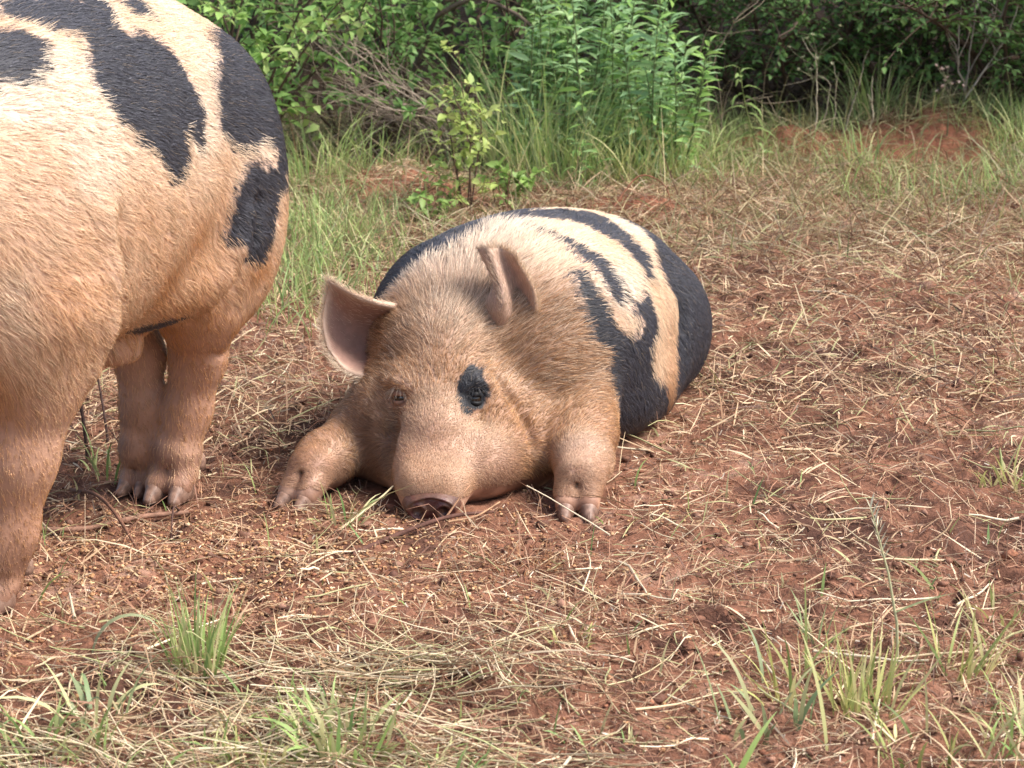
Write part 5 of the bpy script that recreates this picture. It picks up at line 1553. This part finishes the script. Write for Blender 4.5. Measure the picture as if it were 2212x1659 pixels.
# greenery behind the tangle
shrub('shrub', (-0.30, 8.35), 'dark green shrub behind the tangle of dead twigs', 'shrub', rg, 8, 1.0, 0.5, (0.0, -0.1), 13, 0.22, 9, (0.044, 0.025), MID, parts=120, min_z=0.22)
shrub('shrub', (0.12, 8.0), 'mid green leafy shrub at the back between the tangle and the weed clump', 'shrub', rg, 7, 0.9, 0.45, (0.0, -0.1), 12, 0.2, 9, (0.040, 0.024), MID + LIGHT[3:], parts=160, min_z=0.22)
shrub('shrub', (-0.50, 7.95), 'dark leafy shrub overhanging the left of the dark hollow', 'shrub', rg, 8, 0.75, 0.6, (0.05, -0.35), 13, 0.2, 9, (0.040, 0.022), MID + DEEP[:1], parts=150, min_z=0.18, low=0.1, up=0.1)
shrub('shrub', (-0.12, 7.95), 'mid green leafy shrub overhanging the right of the dark hollow', 'shrub', rg, 8, 0.75, 0.6, (-0.05, -0.30), 13, 0.2, 9, (0.042, 0.024), MID, parts=150, min_z=0.18, low=0.1, up=0.1)
# the deep green small leaved tree on the right: low boughs over a dark hollow
shrub('leafy_tree', (1.00, 8.75), 'deep green small leaved tree whose low boughs hang over the dark hollow at the right', 'tree', rg, 12, 0.85, 0.75, (0.0, -0.30), 34, 0.26, 15, (0.028, 0.016), DEEP + MID[:1], parts=300, min_z=0.17, stem_r=0.012, low=0.1, up=0.1)
shrub('leafy_tree', (1.42, 8.70), 'green small leaved tree hanging over the bare red soil at the right', 'tree', rg, 11, 0.85, 0.70, (0.0, -0.28), 34, 0.26, 15, (0.029, 0.016), MID + DEEP[2:], parts=300, min_z=0.14, stem_r=0.011, low=0.1, up=0.1)
shrub('leafy_tree', (1.85, 8.45), 'mid green small leaved tree filling the top right corner', 'tree', rg, 11, 0.85, 0.65, (-0.05, -0.20), 32, 0.26, 14, (0.030, 0.017), MID + LIGHT[3:], parts=200, min_z=0.12, stem_r=0.011, low=0.1, up=0.1)


# ---------------------------------------------------------------- clump of tall weeds in the middle
def weed(x, y, h, lean, nl, leaf, tints, label, group, seed, stemc=(0.16, 0.20, 0.08), arch=0.55, up=0.35, name='weed'):
    r_ = np.random.default_rng(seed)
    root = empty(name, (x, y, float(gz(x, y)))); tag(root, label, 'weed', group)
    st = grow((0, 0, -0.005), (lean[0], lean[1], 1.0), h, r_, 0.12, up, 8)
    V, F = tube(st, np.linspace(0.0034, 0.0014, len(st)), 5)
    mesh_np('stem', V, F, M_blade, root, color=np.tile(stemc, (len(V), 1)))
    t = np.linspace(0.14, 0.995, nl) * (len(st) - 1); i = np.minimum(t.astype(int), len(st) - 2); f = (t - i)[:, None]
    P = st[i] * (1 - f) + st[i + 1] * f
    a = np.arange(nl) * 2.4 + r_.normal(0, 0.3, nl)
    up_ = np.linspace(0.15, 1.3, nl) ** 1.2
    D = np.stack([np.cos(a), np.sin(a), up_ * arch + r_.normal(0, 0.15, nl)], 1)
    put_leaves(leaf_set(leaf[0], leaf[1], tints, 0.35, 0.42), P, D, r_, root)
    return root


r0 = np.random.default_rng(77)
k = 0
for i in range(72):
    x = 0.02 + 0.52 * r0.random() ** 0.9; y = 7.22 + 0.50 * r0.random()
    h = (0.74 - 1.1 * max(0, x - 0.26) - 0.5 * max(0, 0.14 - x)) * r0.uniform(0.55, 1.05)
    weed(x, y, h, (r0.normal(0.02, 0.10), -0.08), 30, (0.062, 0.017), BLUEG if i % 3 else LIGHT[:2] + BLUEG[:1],
         'tall blue green leafy weed in the dense clump at the edge of the bushes', 'leafy weeds in the clump', 200 + i)
weed(0.830, 7.62, 0.350, (-0.30, 0.0), 18, (0.092, 0.018), [(0.34, 0.46, 0.17), (0.28, 0.40, 0.14)], 'lone tall weed with arching narrow leaves leaning left before the dark hollow', None, 300, arch=0.25, up=0.22, stemc=(0.24, 0.27, 0.10), name='tall_weed')
weed(0.20, 7.06, 0.17, (0.1, 0.0), 10, (0.075, 0.016), MID, 'short dark green weed with long leaves at the front foot of the weed clump', None, 301, arch=0.3)
weed(0.26, 7.02, 0.14, (-0.1, 0.0), 8, (0.070, 0.016), MID, 'second short dark green weed at the front of the clump, right of the first', None, 302, arch=0.3)

# tall fine grass left of the weeds and in front of them
for i, (x, y, nb, h, sp, tn, lb) in enumerate((
        (0.02, 7.30, 150, 0.50, 0.10, GREEN, 'tall fine bladed grass tuft between the sapling and the weed clump'),
        (0.13, 7.22, 170, 0.46, 0.13, GREEN + BLUE, 'tall drooping grass tuft at the left front of the weed clump'),
        (0.36, 7.22, 140, 0.28, 0.16, YEL + BRIGHT, 'yellow green grass tuft spilling from the front of the weed clump'),
        (0.48, 7.30, 120, 0.26, 0.15, YEL + BRIGHT, 'yellowish grass tuft at the right foot of the weed clump'),
        (0.62, 7.45, 40, 0.16, 0.08, GREEN + YEL, 'thin green grass tuft between the weed clump and the lone tall weed'),
        (-0.42, 7.15, 60, 0.20, 0.14, GREEN, 'dark green arching grass tuft below the tangle of twigs, left'),
        (-0.60, 7.10, 90, 0.27, 0.13, GREEN, 'green grass tuft beside the rump of the standing pig, at the foot of the shrub'),
        (1.30, 8.25, 80, 0.30, 0.10, GREEN, 'green grass tuft growing behind the bare red soil on the right'),
        (1.74, 7.75, 80, 0.26, 0.12, GREEN + YEL, 'tall green grass tuft at the right edge below the pale dead shrub'),
        (1.15, 7.42, 60, 0.17, 0.13, GREEN, 'short green grass tuft in front of the bare red soil'))):
    tuft(x, y, nb, h, sp, 0.0042, tn, lb, 400 + i, rise=(1.0, 1.55), bend=(0.3, 1.7))


# ---------------------------------------------------------------- dead twigs, brambles, branches
def dead_shrub(name, loc, label, cat, stems, col, seed, nsub=3, r=0.005, sub=0.22):
    r_ = np.random.default_rng(seed)
    z0 = float(gz(loc[0], loc[1]))
    root = empty(name, (loc[0], loc[1], z0)); tag(root, label, cat)
    for pts in stems:
        pts = np.array(pts, float)
        t = np.linspace(0, len(pts) - 1, 14)
        P = np.stack([hermite(np.arange(len(pts)), pts[:, i], t) for i in range(3)], 1) + np.cumsum(r_.normal(0, 0.003, (14, 3)), 0)
        rr = r * r_.uniform(0.6, 1.1)
        V, F = tube(P, np.linspace(rr, rr * 0.4, 14), 5)
        b = mesh_np('branch', V, F, M_bark, root, color=np.tile(np.array(col) * r_.uniform(0.6, 1.3), (len(V), 1)))
        for _ in range(nsub):
            q, d = along(P, 1, 0.2, 1.0, r_)
            g = grow(q[0], d[0] / (np.linalg.norm(d[0]) + 1e-9) + r_.normal(0, 0.6, 3), sub * r_.uniform(0.4, 1.2), r_, 0.35, 0.0, 5)
            V, F = tube(g, np.linspace(rr * 0.5, rr * 0.2, len(g)), 4)
            mesh_np('twig', V, F, M_bark, b, color=np.tile(np.array(col) * r_.uniform(0.6, 1.5), (len(V), 1)))
    return root


r_ = np.random.default_rng(8)
st = []
for i in range(22):
    x0 = r_.uniform(-0.42, -0.12); y0 = r_.uniform(0.0, 0.45)
    st.append([(x0 * 0.3 + 0.14, y0, 0.0), (x0 * 0.5 + 0.10, y0 - 0.05, r_.uniform(0.10, 0.24)), (x0, y0 - 0.1, r_.uniform(0.18, 0.40)), (x0 - r_.uniform(0.02, 0.16), y0 - 0.15, r_.uniform(0.28, 0.52))])
for i in range(14):
    x0 = r_.uniform(-0.40, 0.10); y0 = r_.uniform(0.0, 0.4)
    st.append([(x0, y0, r_.uniform(0.0, 0.05)), (x0 + r_.normal(0.05, 0.08), y0 - 0.06, 0.14), (x0 + r_.normal(0.12, 0.1), y0 - 0.08, 0.22), (x0 + r_.normal(0.20, 0.15), y0 - 0.1, r_.uniform(0.10, 0.30))])
dead_shrub('bramble', (-0.22, 7.42), 'tangle of dead grey brown twigs over the dark hollow right of the bright shrub', 'dead twigs', st, (0.31, 0.245, 0.19), 9, 5, 0.0032)
dead_shrub('arching_branch', (-0.44, 8.05), 'dark leaning branch that forks into a long arch above the tangle of twigs', 'branch',
           [[(0.0, 0, 0.0), (0.08, -0.1, 0.22), (0.17, -0.15, 0.42), (0.25, -0.2, 0.60), (0.33, -0.2, 0.85)], [(0.19, -0.17, 0.47), (0.32, -0.22, 0.535), (0.45, -0.28, 0.50), (0.55, -0.32, 0.42), (0.60, -0.35, 0.30)]], (0.13, 0.095, 0.07), 10, 4, 0.013)
dead_shrub('dead_shrub', (1.60, 8.20), 'pale forked bare shrub at the right edge before the mid green tree', 'dead shrub',
           [[(0.0, 0, 0.0), (0.02, 0, 0.20), (0.03, 0, 0.36), (0.0, 0, 0.46), (-0.03, 0, 0.62)], [(0.03, 0, 0.34), (0.06, 0, 0.46), (0.07, 0, 0.60)], [(0.01, 0, 0.05), (-0.05, -0.03, 0.18), (-0.06, -0.03, 0.30)], [(0.0, 0, 0.1), (0.10, -0.02, 0.30), (0.16, -0.02, 0.55)], [(0.0, 0, 0.02), (0.14, 0.0, 0.2), (0.20, 0, 0.42)]], (0.34, 0.29, 0.23), 11, 5, 0.0042)
dead_shrub('dead_shrub', (0.66, 7.75), 'bare bent stalks sticking out of the right side of the weed clump', 'dead stalks',
           [[(0.0, 0, 0.0), (0.0, 0, 0.2), (-0.03, 0, 0.36), (0.0, 0, 0.46)], [(0.05, 0, 0.0), (0.04, 0, 0.22), (0.0, 0, 0.40)], [(0.0, 0.05, 0.1), (0.10, 0, 0.19), (0.2, 0, 0.21)], [(0.0, 0, 0.3), (0.05, 0, 0.42), (0.1, 0, 0.5)]], (0.24, 0.19, 0.13), 12, 4, 0.004)
dead_shrub('dry_weed', (1.04, 7.95), 'group of pale dry stalks standing in the mouth of the dark hollow', 'dry stalks',
           [[(0.0, 0, 0), (-0.01, 0, 0.15), (-0.03, 0, 0.27)], [(0.06, 0, 0), (0.07, 0, 0.12), (0.06, 0, 0.24)], [(0.10, 0, 0), (0.13, 0, 0.14), (0.17, 0, 0.30)], [(0.03, 0, 0), (0.06, 0, 0.16), (0.02, 0, 0.20), (-0.1, 0, 0.17)], [(0.2, 0, 0), (0.2, 0, 0.2)]], (0.40, 0.34, 0.24), 13, 1, 0.003, 0.1)


def flower_weed(x, y, h, label, col, seed, nhead=14):
    r_ = np.random.default_rng(seed)
    root = empty('flower_weed', (x, y, float(gz(x, y)))); tag(root, label, 'weed')
    st = grow((0, 0, -0.005), (0.05, 0, 1), h * 0.75, r_, 0.1, 0.3, 6)
    V, F = tube(st, np.linspace(0.0028, 0.0014, len(st)), 5)
    mesh_np('stem', V, F, M_blade, root, color=np.tile((0.22, 0.22, 0.12), (len(V), 1)))
    for i in range(nhead):
        q, d = along(st, 1, 0.55, 1.0, r_)
        g = grow(q[0], (r_.normal(0, 0.8), r_.normal(0, 0.5), 0.8), h * 0.25 * r_.uniform(0.5, 1.2), r_, 0.2, 0.2, 4)
        V, F = tube(g, 0.0009, 3)
        s = mesh_np('stalk', V, F, M_blade, root, color=np.tile((0.26, 0.25, 0.14), (len(V), 1)))
        m = 7
        b = blades(np.repeat(g[-1:], m, 0), np.arange(m) * 0.9, np.full(m, 0.013), np.full(m, 0.006), r_.uniform(0.1, 1.2, m), np.full(m, 0.5), np.tile(col, (m, 1)) * r_.uniform(0.8, 1.2, (m, 1)), seg=2)
        mesh_np('flower', b[0], b[1], M_blade, s, color=b[2])
    return root


flower_weed(1.02, 7.9, 0.42, 'weed with cream flower heads standing before the dark hollow', (0.45, 0.45, 0.28), 61, 10)
flower_weed(1.50, 7.95, 0.27, 'dry weed with faded pinkish white flower heads beside the pale forked shrub', (0.55, 0.42, 0.36), 62, 12)


# ---------------------------------------------------------------- the wood behind: trunks and close crowns
def tree(x, y, h, r, crown_r, crown_lo, nleaf, label, seed, tints=DEEP, leaf=(0.085, 0.05), group='trees of the wood behind the bushes'):
    r_ = np.random.default_rng(seed)
    z0 = float(gz(x, y)); root = empty('tree', (x, y, z0)); tag(root, label, 'tree', group)
    st = grow((0, 0, -0.05), (r_.normal(0, 0.06), r_.normal(0, 0.06), 1), h, r_, 0.07, 0.4, 9)
    V, F = tube(st, np.linspace(r, r * 0.3, len(st)), 9)
    mesh_np('trunk', V, F, M_bark, root, color=np.tile((0.085, 0.062, 0.048), (len(V), 1)))
    LP, LD = [], []
    for i in range(26):
        q, d = along(st, 1, crown_lo, 1.0, r_)
        a = r_.uniform(0, 2 * math.pi)
        b = grow(q[0], (math.cos(a), math.sin(a), r_.uniform(-0.25, 0.5)), crown_r * r_.uniform(0.6, 1.1), r_, 0.25, 0.0, 6)
        V, F = tube(b, np.linspace(r * 0.28, r * 0.06, len(b)), 5)
        mesh_np('limb', V, F, M_bark, root, color=np.tile((0.085, 0.062, 0.048), (len(V), 1)))
        k = nleaf // 26
        lp, ld = along(b, k, 0.2, 1.0, r_)
        LP.append(lp + r_.normal(0, 0.16, (k, 3))); LD.append(r_.normal(0, 1, (k, 3)) * [1, 1, 0.5] + [0, 0, -0.2])
    LP, LD = np.concatenate(LP), np.concatenate(LD)
    cols = np.array(tints)[r_.integers(len(tints), size=len(LP))] * r_.uniform(0.7, 1.3, (len(LP), 1))
    s = r_.uniform(0.7, 1.2, len(LP))
    o = leaf_mass('crown', LP, LD, leaf[0] * s, leaf[1] * s, cols, r_, root)
    return root


wood = [(2.7, 9.1, 4.6, 0.08), (3.3, 8.3, 4.4, 0.08), (-2.3, 10.6, 5.0, 0.08), (-1.2, 11.1, 5.5, 0.09), (-0.35, 11.4, 5.2, 0.07), (0.45, 10.9, 5.6, 0.085), (0.62, 11.8, 5.0, 0.06), (1.35, 11.6, 5.4, 0.09), (2.3, 10.8, 5.2, 0.08), (3.1, 9.8, 4.8, 0.08), (-1.8, 12.6, 6, 0.1), (0.0, 13.0, 6, 0.1), (1.9, 12.9, 6, 0.1), (3.3, 12.0, 6, 0.1), (-3.4, 11.8, 6, 0.1)]
for i, (x, y, h, r) in enumerate(wood):
    tree(x, y, h, r, 1.25, 0.22, 3600, 'dark trunk and leafy crown in the shaded wood behind the bushes', 500 + i)
# close undergrowth at the foot of the wood
for i, (x, y) in enumerate(((-1.9, 8.9), (-1.1, 8.9), (-0.5, 9.3), (0.35, 9.1), (0.95, 10.3), (1.7, 9.9), (2.4, 8.9), (-0.9, 10.3), (0.2, 10.4), (2.3, 10.2), (-2.6, 9.9))):
    shrub('shrub', (x, y), 'dark leafy undergrowth shrub in the shade of the wood', 'shrub', np.random.default_rng(600 + i), 7, 1.1, 0.55, (0, -0.05), 12, 0.28, 8, (0.06, 0.034), DEEP, parts=0, stem_r=0.009, group='undergrowth shrubs in the wood')
